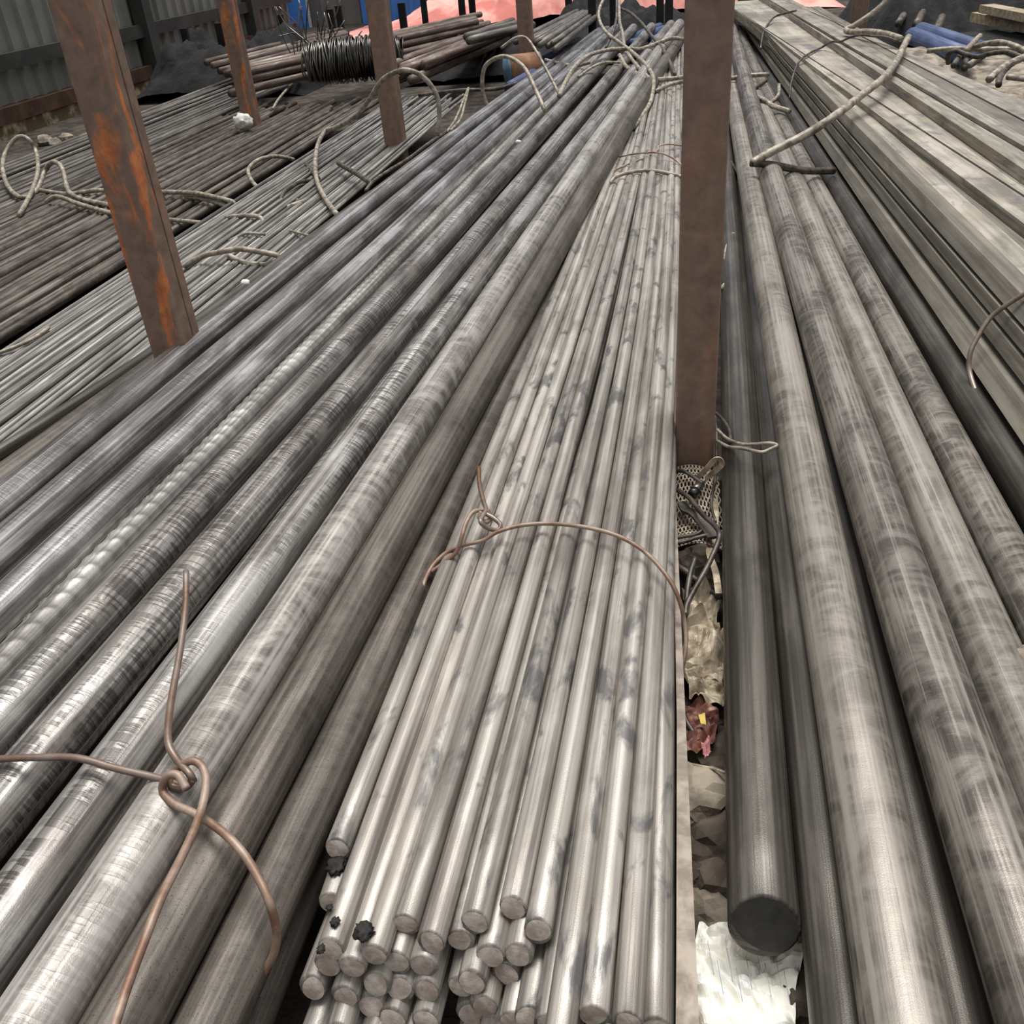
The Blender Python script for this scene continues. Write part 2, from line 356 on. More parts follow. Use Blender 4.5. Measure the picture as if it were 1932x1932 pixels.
G1 = addbar([(470,1932),(530,1800),(690,1400)], 1.0, .03, m='thick_smooth', label='dark bar sunk under the right edge of the left pile by the wire end', name='round_bar', y1=3.5)
# lower layer under the left pile
for i in range(6):
    a, b = C[8-i], C[7-i]
    BARS.append(dict(x=(a['x']+b['x'])/2, z=np.full(len(YS), H-.965), r=.039, y0=-.35, y1=5.5, fam='C', m='thick', name='round_bar', label='lower layer thick bar, '+ORD[i]+' from the right, in the gaps of the left pile', group='lower layer of the left pile'))
# thin rods
T = {}
TD = {
 0: ([(581,1698),(620,1550),(752,1225)], .945), 1: ([(643,1606),(659,1550),(789,1225),(905,925)], .92),
 2: ([(634,1794),(711,1550),(826,1225),(934,925),(1062,560),(1148,340)], .918), 3: ([(671,1824),(752,1550),(858,1225),(962,925),(1082,560),(1160,340)], .93),
 4: ([(710,1802),(786,1550),(889,1225),(990,925),(1107,560),(1173,340)], .918), 5: ([(762,1745),(819,1550),(925,1225),(1022,925),(1128,560),(1186,340)], .912),
 6: ([(815,1777),(872,1550),(967,1225),(1053,925),(1150,560),(1200,340)], .908), 7: ([(870,1776),(905,1550),(993,1225),(1073,925)], .93),
 8: ([(901,1742),(943,1550),(1021,1225),(1093,925),(1180,560),(1215,340)], .905), 9: ([(972,1714),(1001,1550),(1069,1225),(1131,925),(1205,560),(1229,340)], .905),
 10: ([(1021,1759),(1055,1550),(1114,1225),(1165,925),(1226,560),(1242,340)], .908), 11: ([(1066,1975),(1112,1550),(1156,1225),(1197,925),(1247,560),(1254,340)], .912),
 12: ([(1129,1918),(1163,1550),(1195,1225),(1225,925),(1259,560),(1266,340)], .915), 13: ([(1185,1936),(1204,1550),(1225,1225),(1246,925),(1268,560),(1276,340)], .925),
 14: ([(1232,1936),(1246,1550),(1252,1225),(1261,925),(1275,560),(1281,340)], .935), 15: ([(1250,1990),(1255,1550),(1257,1225),(1258,925),(1268,560)], .978),
}
for k, (p, h) in TD.items():
    y0 = at(*p[0], h)[1]
    T[k] = addbar(p, h, .0158, y0=y0, y1=8.6, fam='T', m='thin', name='steel_rod', cap=1)
caps = [(763,1815,.937),(818,1823,.937),(882,1839,.94),(920,1805,.935),(978,1807,.937),(582,1837,.95),(618,1822,.948),(942,1835,.962),(713,1860,.962),(765,1862,.965),(800,1866,.966),
 (851,1852,.966),(626,1876,.97),(669,1878,.972),(532,1910,.962),(495,1886,.99),(733,1916,.992),(813,1924,.992),(866,1891,.99),(900,1901,.988),(575,1931,.98),(1014,1918,.955),(857,1914,1.01),
 (914,1925,1.01),(975,1928,.985),(650,1950,1.0),(690,1955,1.0),(1058,1950,.95),(1100,1960,.955),(1150,1965,.96),(1205,1970,.965),(1240,1975,.975),(770,1955,1.015)]
LOW = []
for (x, y, h) in caps:
    p = at(x, y, h); best = min(T.values(), key=lambda b: abs(np.interp(p[1], YS, b['x'])-p[0]))
    off = p[0]-np.interp(p[1], YS, best['x'])
    b = dict(x=best['x']+off, z=np.full(len(YS), H-h), r=.0162, y0=p[1], y1=5.0, fam='T', m='thin', name='steel_rod', cap=1, px=(x, y)); BARS.append(b); LOW.append(b)
# right-hand bars
RD = {
 1: ([(1444,1752),(1411,1200),(1395,900),(1380,625),(1374,450)], .985, .0405, 'right_smooth', 'thick oily round bar with its sawn end facing the camera above the white paper'),
 2: ([(1600,1932),(1505,1200),(1466,900),(1431,625),(1405,430)], .985, .037, 'right_smooth', 'dark round bar sunk between the bar with the sawn end and the thick pale bar'),
 3: ([(1703,1932),(1599,1332),(1577,1200),(1523,900),(1470,625),(1430,425),(1414,300)], .92, .0435, 'right_pale', 'thick pale round bar, second raised one right of the bar with the sawn end'),
 30: ([(1835,1932),(1698,1332),(1655,1200)], .99, .04, 'right_smooth', 'dark bar deep in the gap right of the thick pale bar'),
 4: ([(1990,1932),(1769,1332),(1732,1200),(1630,900),(1544,625),(1475,425),(1446,300),(1408,200)], .89, .045, 'right', 'thick mottled bar lying high, right of the dark gap in the right-hand pile'),
 5: ([(1907,1332),(1853,1200),(1728,900),(1617,625),(1518,425),(1482,300),(1433,200)], .925, .044, 'right_pale', 'brownish thick bar directly right of the high mottled bar'),
 6: ([(1971,1200),(1821,900),(1682,625),(1560,425),(1515,300),(1458,200)], .955, .041, 'right', 'dark mottled bar, second left of the foot of the flat bar stack'),
 7: ([(1925,900),(1756,625),(1612,425),(1549,300),(1484,200),(1431,125)], .96, .043, 'right_smooth', 'dark bar running directly under the left edge of the flat bar stack'),
}
Rb = {}
for k, (p, h, r, m, l) in RD.items():
    Rb[k] = addbar(p, h, r, y0=at(*p[0], h)[1] if k == 1 else None, y1=9.2 if k > 3 else 8.6, fam='R', m=m, label=l, name='round_bar', cap=(2 if k == 1 else 0))
Rb[30]['x'] = Rb[3]['x']+.072; Rb[30]['y1'] = 4.5; Rb[30]['group'] = 'sunken dark bars of the right-hand pile'
for i in range(3):
    a = Rb[7]; BARS.append(dict(x=a['x']+.1+.09*i, z=np.full(len(YS), H-.985), r=.042, y0=-.35, y1=9, fam='R', m='right_smooth', name='round_bar', label=ORD[i]+' dark bar from the left in the shadow beneath the flat bar stack', group='bars beneath the flat bar stack'))
for i in range(5):
    BARS.append(dict(x=Rb[2]['x']+.05+.1*i, z=np.full(len(YS), H-1.05), r=.04, y0=-.35, y1=5.5, fam='R', m='right_smooth', name='round_bar', label='lower layer dark bar, '+ORD[i]+' from the left, in gaps of the right-hand pile', group='lower layer of the right-hand pile'))
# relaxation
X = np.array([b['x'] for b in BARS]); Z = np.array([b['z'] for b in BARS]); Rr = np.array([b['r'] for b in BARS]); n = len(BARS)
active = np.array([[b['y0']-.1 <= y <= b['y1']+.3 for y in YS] for b in BARS])
X0 = X.copy(); Z0 = Z.copy(); MO = np.array([1. if (b.get('group') or 'px' in b) else .08 for b in BARS]); AN = np.where(MO < .5, .03, .0)[:, None]
I, J = np.triu_indices(n, 1); near = (np.abs(X[I]-X[J]).min(1) < .2); I, J = I[near], J[near]
_b = [at(x, y, .95) for x, y in ((1281,1932),(1277,1400),(1273,925),(1279,560),(1286,340),(1290,250))]
XMAX = np.interp(YS, [q[1] for q in _b], [q[0] for q in _b])                  # the post and the steel strip hold the thin rods on their right
isT = np.array([b['fam'] == 'T' for b in BARS])
_c = [at(x, y, .98) for x, y in ((1372,1932),(1362,1200),(1360,900),(1357,625),(1360,450))]
XMIN = np.interp(YS, [q[1] for q in _c], [q[0] for q in _c]); isR = np.array([b['fam'] == 'R' for b in BARS])
for it in range(300):
    dx = X[J]-X[I]; dz = Z[J]-Z[I]; d = np.sqrt(dx*dx+dz*dz)+1e-9; need = (Rr[I]+Rr[J])[:, None]*.985
    ov = np.where(active[I] & active[J], np.maximum(0, need-d), 0)*.42
    wI = (MO[I]*Rr[J]/(MO[I]*Rr[J]+MO[J]*Rr[I]))[:, None]
    np.add.at(X, I, -ov*wI*dx/d*.9); np.add.at(X, J, ov*(1-wI)*dx/d*.9)
    np.add.at(Z, I, -ov*wI*dz/d); np.add.at(Z, J, ov*(1-wI)*dz/d)
    Z = np.maximum(Z, .03+Rr[:, None])
    X += (X0-X)*AN; Z += (Z0-Z)*AN
    X[isT] = np.minimum(X[isT], XMAX-Rr[isT][:, None]); X[isR] = np.maximum(X[isR], XMIN+Rr[isR][:, None])
    if it % 8 == 7:
        X[:, 1:-1] = .5*X[:, 1:-1]+.25*(X[:, :-2]+X[:, 2:]); Z[:, 1:-1] = .5*Z[:, 1:-1]+.25*(Z[:, :-2]+Z[:, 2:])
for b, dxx, dzz in zip(BARS, (X-X0), (Z-Z0)):
    if not (b.get('group') or 'px' in b): print('RELAX', b['fam'], b['label'][:30] if 'label' in b else '', b['r'], 'dx', np.round([dxx[3], dxx[6], dxx[14], dxx[26]], 3), 'dz', np.round([dzz[3], dzz[6], dzz[14], dzz[26]], 3))
def path(b, i, N=46):
    ys = np.concatenate([np.linspace(b['y0'], min(b['y1'], 3), N//2, endpoint=False), np.linspace(min(b['y1'], 3), b['y1'], N//2)])
    cx = np.polyfit(YS, X[i], 6); cz = np.polyfit(YS, Z[i], 6)
    return np.stack([np.polyval(cx, ys), ys, np.polyval(cz, ys)], 1)
tl = {0: 'thin rod ending short beside the left pile, left of the shortest top rod', 1: 'thin rod ending shortest of all, with its bright end left of the bundle'}
def tlabel(k):
    if k in tl: return tl[k]
    if k == 15: return 'thin rod low on the right flank of the thin rod bundle against the steel strip'
    return ORD[15-k-1]+' thin rod on top of the bundle, counted from the steel strip'
inv = {id(b): k for k, b in T.items()}
LOWS = sorted(LOW, key=lambda b: (round(b['px'][1]/28), b['px'][0]))
lowrank = {}
rows = {}
for b in LOWS: rows.setdefault(round(b['px'][1]/28), []).append(b)
rn = ['topmost', 'upper', 'middle', 'lower', 'lowest', 'bottom']
for ri, (k, bs) in enumerate(sorted(rows.items())):
    for j, b in enumerate(bs):
        if b['px'][1] > 1935: lowrank[id(b)] = (ORD[j]+' from the left of the thin rods ending just below the picture, '+['upper','middle','lower','lowest'][sum(1 for kk in sorted(rows) if kk*28 > 1932 and kk < k)]+' row', 'thin rods ending below the picture')
        else: lowrank[id(b)] = (ORD[j]+' from the left in the '+rn[min(ri, 5)]+' row of sawn rod ends', 'rods of the lower layers of the thin bundle')
for i, b in enumerate(BARS):
    P = path(b, i); b['P'] = P
    if b['name'] == 'rebar':
        ys = np.linspace(.4, 9.4, 1500); P = np.stack([np.interp(ys, P[:, 1], P[:, 0]), ys, np.interp(ys, P[:, 1], P[:, 2])], 1)
        def rf(th, s, r):
            rib = np.maximum(0, np.cos(2*math.pi*(s/.04+.35*np.sin(th*2))))**4*.0034*np.minimum(1, np.abs(np.sin(th-.4))*1.4)
            return r+rib+.003*(np.abs(np.cos(th-.4)) > .985)
        o = meshobj('rebar', *(lambda q: (q[0], q[1]))(tube(P, b['r']-.002, 20, rfun=rf)), b['m'], None, tube(P, b['r'], 20)[2])
    else:
        n_ = 32 if b['r'] > .025 else 18
        if b.get('cap'):
            T0 = P[0]+(P[0]-P[1])/np.linalg.norm(P[0]-P[1])*-.0018; P2 = np.vstack([P[0], T0+(P[1]-P[0])*.0, P[1:]])
            V, f, U = tube(P2, b['r'], n_, chamfer=.0015 if b['r'] < .02 else .0025)
        else: V, f, U = tube(P, b['r'], n_)
        if b.get('cap'):
            tilt = .3 if b['r'] > .02 else random.uniform(.12, .38); b['tilt'] = tilt; _t = (P[0]-P[1])/np.linalg.norm(P[0]-P[1])
            V[:2*n_] -= np.outer((V[:2*n_]-P[0])[:, 2]*tilt, _t)
        o = meshobj(b['name'], V, f, b['m'], None, U)
    if b['fam'] == 'T':
        if id(b) in inv: lab, grp = tlabel(inv[id(b)]), 'thin rods on top of the bundle'
        else: lab, grp = lowrank[id(b)]
    else: lab, grp = b['label'], b.get('group') or {'C': 'thick bars of the left pile', 'R': 'thick bars of the right-hand pile'}[b['fam']]
    tag(o, lab, 'bar', grp)
    if b.get('cap'):
        r = b['r']-(.0019 if b['r'] < .02 else .003); t = P[0]-P[1]; t /= np.linalg.norm(t)
        V = [P[0]+t*.0016]; V0 = []; th = np.arange(18)/18*2*math.pi; a = np.cross(t, (0,0,1.)); a /= np.linalg.norm(a); c_ = np.cross(a, t)
        rr_ = random.random()
        for q, (k_, e) in enumerate(((.5, .0014), (1., .0003))):
            for tt in th: V.append(P[0]+t*(e+.0008*math.sin(tt+rr_*6))+(a*math.cos(tt)+c_*math.sin(tt))*r*k_)
        V = [p_-t*((p_-P[0])[2]*b['tilt']) for p_ in V]
        f = [(0, 1+j, 1+(j+1) % 18) for j in range(18)]+[(1+j, 19+j, 19+(j+1) % 18, 1+(j+1) % 18) for j in range(18)]
        meshobj('sawn_end', V, f, 'thinend' if b['r'] < .02 else 'darkend', o)['label'] = 'flat sawn end face'

# ------------------------------------------------------------------ flat bar stack on the right
def line(p, h):
    W = [at(x, y, h) for x, y in p]; c = np.polyfit([w_[1] for w_ in W], [w_[0] for w_ in W], 1 if len(p) < 4 else 2); return c
YF = np.linspace(.9, 9.6, 30)
FL = [  # traced edges from the lower left edge of the stack to its right-hand side, with the level of each edge below the camera
 ([(1467,145),(1540,261),(1572,326),(1824,673),(1904,800)], .905),
 ([(1601,300),(1715,450),(1849,621),(1932,737)], .86),
 ([(1624,300),(1805,525),(1932,670)], .825),
 ([(1647,300),(1741,411),(1932,621)], .79),
 ([(1587,200),(1676,300),(1932,548)], .75),
 ([(1596,209),(1690,300),(1932,530)], .755),
 ([(1628,200),(1755,300),(1932,462)], .755),
 ([(1640,205),(1797,320),(1932,425)], .742),
 ([(1660,195),(1845,317),(1932,370)], .742),
 ([(1700,184),(1867,300),(1932,348)], .735),
 ([(1700,159),(1920,300),(1932,308)], .70),
 ([(1683,138),(1932,284)], .70),
 ([(1701,122),(1932,256)], .69),
 ([(1715,115),(1932,228)], .69),
 ([(1720,103),(1932,193)], .69)]
EX = []
for p, h in FL:
    W = [at(x, y, h) for x, y in p]; c = np.polyfit([w_[1] for w_ in W], [w_[0] for w_ in W], 1); EX.append(np.polyval(c, YF))
# keep the far end tidy: blend every edge to one fan shape
def swept(name, Ls, m, label, group, cat='bar', y=YF):
    n = len(Ls); v = []; u = []; f = []; acc = [0]
    for k in range(n): acc.append(acc[-1]+.05)
    for i in range(len(y)):
        for k, (xx, zz) in enumerate(Ls): v.append((xx[i], y[i], zz[i] if hasattr(zz, '__len__') else zz)); u.append((acc[k], y[i]))
    for i in range(len(y)-1):
        for k in range(n): q = (k+1) % n; f.append((i*n+k, i*n+q, (i+1)*n+q, (i+1)*n+k))
    f.append(tuple(range(n))[::-1]); f.append(tuple((len(y)-1)*n+k for k in range(n)))
    o = meshobj(name, v, f, m, None, u, smooth=False); return tag(o, label, cat, group)
FG = 'flat bars stacked on the right'
side_l = ['lowest flat bar on the left face of the right stack, lying on the dark bars', 'second flat bar up on the left face of the right stack, behind a dark groove', 'third flat bar up on the left face of the right stack', 'fourth flat bar up on the left face of the right stack, with a pale crest']
for k in range(4):
    a, b = EX[k], EX[k+1]; za, zb = H-FL[k][1], H-FL[k+1][1]; g = .004
    dz = zb-za; gx = .05
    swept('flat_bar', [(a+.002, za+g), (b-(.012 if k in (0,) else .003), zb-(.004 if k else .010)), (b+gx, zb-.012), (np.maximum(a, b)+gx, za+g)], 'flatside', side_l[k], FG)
tops = [(5, 6, 'flat', 'wide pale flat bar on top of the right stack, next to its left crest'), (7, 8, 'flat', 'narrow pale flat bar, second on top of the right stack'), ]
def topbar(i, j, z, th, m, label, dx0=.002, dx1=-.002):
    swept('flat_bar', [(EX[i]+dx0, z), (EX[j]+dx1, z), (EX[j]+dx1, z-th), (EX[i]+dx0, z-th)], m, label, FG)
topbar(5, 6, H-.766, .05, 'flat', 'wide pale flat bar on top of the right stack, next to its left crest', .010, -.004)
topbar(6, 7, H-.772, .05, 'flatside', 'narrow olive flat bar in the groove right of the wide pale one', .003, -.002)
topbar(7, 8, H-.742, .06, 'flat', 'third flat bar across the top of the right stack')
topbar(8, 9, H-.738, .06, 'flat', 'flat bar at the foot of the tall grey face on the right stack')
topbar(9, 10, H-.70, .09, 'flat', 'tall flat bar with a dark grey left face on the right stack', .0, -.003)
topbar(10, 11, H-.703, .06, 'flat', 'flat bar just right of the tall one on the right stack')
topbar(11, 12, H-.69, .06, 'flat', 'wide pale flat bar near the far right of the right stack')
topbar(12, 13, H-.692, .06, 'flatside', 'narrow flat bar second from the right edge of the right stack')
topbar(13, 14, H-.688, .06, 'flat', 'rusty flat bar at the right edge of the right stack')
# hidden core bars that carry the top ones
for k in range(9):
    base = EX[4]+.03+k*.075
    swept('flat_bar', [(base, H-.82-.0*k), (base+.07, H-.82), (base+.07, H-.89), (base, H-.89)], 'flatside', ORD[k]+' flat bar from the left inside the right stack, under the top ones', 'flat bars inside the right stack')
print('EX widths at Y~3', [round(float(e[8]), 3) for e in EX], 'near', [round(float(e[2]), 3) for e in EX], 'far', [round(float(e[-1]), 3) for e in EX])

# ------------------------------------------------------------------ left racks
def field(y_lo, y_hi, h, r, endpx, m, label, group, name, jit=.004, over=1., nmax=60, nseg=10, zj=.004, yaw=.0015):
    x0 = at(0, y_lo, h)[0]; x1 = at(0, y_hi, h)[0]; ye = at(endpx[0], endpx[1], h)[1]; x = x0; k = 0; out = []
    while x > x1 and k < nmax:
        yw = random.uniform(-yaw, yaw); z = H-h+random.uniform(-zj, zj); ye_ = ye+random.uniform(-.35, .35)
        ys = np.linspace(.2, ye_, 14); ph = random.random()*6
        P = np.stack([x+yw*(ys-3)+.004*np.sin(ys*1.3+ph), ys, z+.003*np.sin(ys*.9+ph)], 1)
        V, f, U = tube(P, r, nseg); o = meshobj(name, V, f, m, None, U); tag(o, label.replace('#', ORD[k]), 'bar', group); out.append(o)
        x -= 2*r*over+random.uniform(0, jit); k += 1
    return out, x0, x1, ye
field(930, 668, 1.0, .0085, (840,190), 'lpale', 'slender pale grey bar, # from the thick pile edge in the pale bundle', 'slender pale bars left of the thick pile', 'slender_bar', jit=.003, zj=.006, over=1.0)
field(930, 668, 1.018, .0085, (840,190), 'lpale', 'slender bar, # in the second layer of the pale bundle by the rusty post', 'second layer of the slender pale bars', 'slender_bar', jit=.004, over=1.1)
field(640, 395, 1.06, .017, (690,200), 'ldark', 'dark brown rod, # in its rack counted from the slender pale bars', 'dark brown rods in the left rack', 'round_rod', jit=.012, zj=.008, yaw=.002)
field(630, 400, 1.095, .017, (690,200), 'ldark', 'dark brown rod, # in the lower layer of the left rack', 'lower layer of the dark brown rods', 'round_rod', jit=.02, zj=.006)
field(400, 315, 1.05, .014, (600,150), 'lgrey', 'grey rod near the cladding wall, # counted from the dark brown rods', 'grey rods along the cladding wall', 'round_rod', jit=.02, zj=.01, yaw=.004)
field(395, 320, 1.085, .014, (600,150), 'lgrey', 'grey rod, # in the lower layer along the cladding wall', 'lower grey rods along the cladding wall', 'round_rod', jit=.03, zj=.01)
# single smooth rod
P = [at(x, y, .975) for x, y in ((-260,1010),(0,853),(150,757),(285,667),(380,601),(455,548),(560,470),(700,366))]
V, f, U = tube(catmull(P, 6), .017, 16); tag(meshobj('round_rod', V, f, 'right_smooth', None, U), 'dark smooth rod between the slender pale bars and the thick pile', 'bar')
P = [at(x, y, .985) for x, y in ((-120,702),(0,665),(60,640),(92,618))]
V, f, U = tube(catmull(P, 6), .006, 10); tag(meshobj('wire_rod', V, f, 'rope', None, U), 'single bright thin wire rod lying on the far edge of the slender pale bars', 'wire')
# cross beams that carry the piles
for y in (1.6, 4.6, 7.6):
    for (x0, x1, z, t) in ((-1.35, .62, .03, .06),):
        pass

# ------------------------------------------------------------------ posts
def prism(prof, z0, z1, m, name, parent=None, zs=2):
    n = len(prof); v = []; f = []
    for k in range(zs): 
        z = z0+(z1-z0)*k/(zs-1)
        v += [(x, y, z) for x, y in prof]
    for k in range(zs-1):
        for i in range(n): j = (i+1) % n; f.append((k*n+i, k*n+j, (k+1)*n+j, (k+1)*n+i))
    f.append(tuple(range(n))[::-1]); f.append(tuple((zs-1)*n+i for i in range(n)))
    return meshobj(name, v, f, m, parent, smooth=False)
def empty(name, loc):
    o = bpy.data.objects.new(name, None); COL.objects.link(o); o.location = loc; o.empty_display_size = .05; return o
def post(px, py, h, wdt, dep, m, label, top=2.9, lip=.012, base=0., name='rack_post', front=.6):
    p = at(px, py, h); e = empty(name, (p[0], p[1], base)); c = .1*wdt
    s = wdt/2; d1 = dep*front
    prism([(-s+c, 0), (s-c, 0), (s-c*.3, c*.3), (s, c), (s, d1), (-s, d1), (-s, c), (-s+c*.3, c*.3)], 0, top, m, 'channel', e)
    prism([(-s+.004, d1), (s-.007, d1), (s-.007, d1+.006), (s-.001, d1+.008), (s-.001, dep), (-s+.004, dep)], 0, top, 'post', 'back_channel', e)
    prism([(-s-.03, -.03), (s+.03, -.03), (s+.03, dep+.03), (-s-.03, dep+.03)], 0, .012, m, 'base_plate', e)
    return tag(e, label, 'post', 'brown rack posts')
post(318, 672, .88, .094, .10, 'postrust', 'nearest left post, brown steel with large orange rust patches')
post(1309, 872, 1.0, .081, .07, 'post', 'near upright brown steel post standing right of the thin rod bundle', lip=.01)
post(468, 226, 1.0, .10, .10, 'postrust', 'second left post, among the dark brown rods, white lump at its foot')
post(739, 250, .93, .105, .1, 'post', 'third post, rising behind the slender pale bars beside the tall rope arch')
post(994, 130, .95, .11, .1, 'post', 'fourth post, furthest brown one in front of the pink heap')
post(1620, 52, .95, .13, .1, 'post', 'brown post at the far end of the flat bar stack')
lump('white_lump', at(463, 232, 1.0)-np.array([.0, .03, -.01]), (.06, .05, .05), 'white', 'white crumpled lump at the foot of the second left post', 'litter', 3, amp=.6, freq=3)
# black short uprights of the far racks
bp = [(537,80,25),(630,68,15),(646,66,8),(713,58,5),(766,82,2),(803,42,-30),(875,52,-40),(894,48,-40),(1000,88,-40),(1074,36,-40),(1118,60,-40),(1158,48,-40),(1245,40,-30),(1262,50,-30),(360,112,50),(425,108,40)]
for i, (x, y, yt) in enumerate(bp):
    hb = .95 if x < 1000 else .9; p = at(x, y, hb); t = tof(x, y, hb)
    d = ray(x, yt); ztop = (CAM+d*t)[2]; ztop = min(ztop, 2.3)
    e = empty('rack_upright', (p[0], p[1], 0))
    prism([(-.035, -.02), (.035, -.02), (.035, .02), (-.035, .02)], 0, ztop, 'blackpost', 'upright', e)
    prism([(-.045, -.05), (.045, -.05), (.045, .05), (-.045, .05)], 0, .01, 'blackpost', 'base_plate', e)
    tag(e, ORD[sorted(bp).index((x, y, yt))]+' short black rack upright from the left in the far background', 'post', 'black rack uprights')
# steel strip beside the thin bundle
yy = np.linspace(.25, 8.4, 24)
rt = [(1319,1932),(1305,1600),(1298,1450),(1286,1225),(1278,1000)]; W = [at(x, y, .955) for x, y in rt]; c = np.polyfit([q[1] for q in W], [q[0] for q in W], 1, w=[1/q[1]**2 for q in W]); xr = np.polyval(c, yy)
xt = np.array([np.interp(y, BARS[[id(q) for q in BARS].index(id(T[15]))]['P'][:, 1], BARS[[id(q) for q in BARS].index(id(T[15]))]['P'][:, 0]) for y in yy])+.0175
MAT['strip'] = plain('dusty_rusted_strip', lin(120,108,96), lin(156,144,131), 30, .3, .6, .3)
swept('steel_strip', [(np.minimum(xt, xr-.008), H-.955), (xr, H-.955), (xr, 0.0), (np.minimum(xt, xr-.008), 0.0)], 'strip', 'dusty steel strip on edge along the right side of the thin rod bundle', None, cat='beam', y=yy)

# ------------------------------------------------------------------ ropes and wires
def rope(pts, hs, r, m='rope', name='wire_rope', label='', cat='rope', twist=True, k=7, group=None, dd=None):
    n = len(pts); idx = sorted((i if i >= 0 else n+i) for i in hs); hv = {(i if i >= 0 else n+i): v for i, v in hs.items()}
    ts = {i: tof(pts[i][0], pts[i][1], hv[i]) for i in idx}
    L = np.concatenate([[0], np.cumsum([math.dist(pts[i], pts[i+1]) for i in range(n-1)])])
    tt = np.interp(L, [L[i] for i in idx], [ts[i] for i in idx])
    if dd:
        for i, v in dd.items(): tt[i] += v/F
    P = catmull([atd(x, y, t) for (x, y), t in zip(pts, tt)], k)
    if twist: V, f, U = tube(P, r, 18, lobes=6, twist=2*math.pi/(r*9))
    else: V, f, U = tube(P, r, 12)
    o = meshobj(name, V, f, m, None, U); return tag(o, label, cat, group)
# foreground tie wire: one wire bent into a hook knot
ha = .835
tw = empty('tie_wire', tuple(at(345, 1480, ha)))
def part_wire(name, pts, hs, r, m, parent, k=7, dd=None):
    o = rope(pts, hs, r, m, name, None, None, False, k, dd=dd); o.location = -Vector(parent.location); o.parent = parent; return o
part_wire('hook_end', [(351,1078),(350,1145),(339,1232),(322,1328),(317,1396),(333,1432),(356,1458),(362,1472),(348,1486),(326,1484),(318,1470)], {0:.78, 4:.805, 6:.815, -1:.826}, .0047, 'wire', tw)
part_wire('wire_strand', [(-60,1440),(0,1432),(72,1429),(145,1430),(217,1449),(289,1466),(325,1476),(350,1482),(366,1470)], {0:.835, 5:.832, -1:.822}, .0047, 'wire', tw)
part_wire('wire_strand', [(322,1462),(345,1442),(367,1436),(385,1453),(388,1487),(376,1540),(347,1608),(304,1695),(270,1781),(241,1859),(217,1932),(190,2010)], {0:.826, 3:.815, 7:.80, -1:.81}, .0049, 'wirerust', tw)
part_wire('wire_strand', [(352,1488),(335,1462),(314,1466),(307,1492),(328,1516),(367,1535),(410,1562),(449,1598),(482,1646),(507,1699),(521,1752),(519,1791),(507,1820),(487,1849),(449,1883)], {0:.82, 3:.83, 7:.845, 9:.87, 12:.94, -1:.97}, .0049, 'wirerust', tw)
tag(tw, 'rusty tie wire knotted into a hook over the thick bars of the left pile', 'wire')
# ring round the thin bundle
rg = empty('tie_wire', tuple(at(925, 990, .885)))
part_wire('wire_loop', [(786,1150),(806,1085),(835,1048),(870,1030),(910,1020),(940,1003),(985,991),(1040,988),(1100,994),(1160,1009),(1210,1036),(1250,1076),(1277,1120),(1291,1170),(1294,1215),(1287,1260),(1276,1290)],
 {0:.95, 2:.905, 5:.878, 7:.874, 10:.874, 11:.884, 12:.905, 13:.945, 15:1.0, -1:1.03}, .0036, 'wirerust', rg)
part_wire('twisted_end', [(903,882),(905,915),(912,945),(917,962),(910,975),(907,985),(920,996),(938,1000),(944,990),(932,978),(914,968)], {0:.85, 5:.86, -1:.862}, .0042, 'wire', rg)
part_wire('wire_loop', [(912,962),(893,966),(880,985),(872,1010),(862,1040),(838,1062),(812,1080)], {0:.862, 3:.87, -1:.92}, .0038, 'wirerust', rg)
part_wire('twisted_end', [(920,962),(926,976),(918,985),(905,978),(908,965)], {0:.858, -1:.858}, .004, 'wirerust', rg)
tag(rg, 'rust brown wire ring tied round the thin rod bundle with a twisted knot', 'wire')
rope([(1150,346),(1165,332),(1200,323),(1240,323),(1290,334)], {0:.91, 2:.885, -1:.9}, .007, label='grey rope crossing the thin rod bundle near the middle of its length', cat='rope')
rope([(1152,326),(1180,312),(1215,298),(1240,284),(1243,276),(1262,272),(1288,275)], {0:.91, -1:.89}, .0035, 'wirerust', 'tie_wire', 'thin dark wire knotted above the grey rope on the thin rod bundle', 'wire', False)
rope([(1168,296),(1200,290),(1240,288),(1265,296),(1290,314)], {0:.9, -1:.9}, .0035, 'wirerust', 'tie_wire', 'thin rust brown wire across the thin rod bundle left of the near post', 'wire', False)
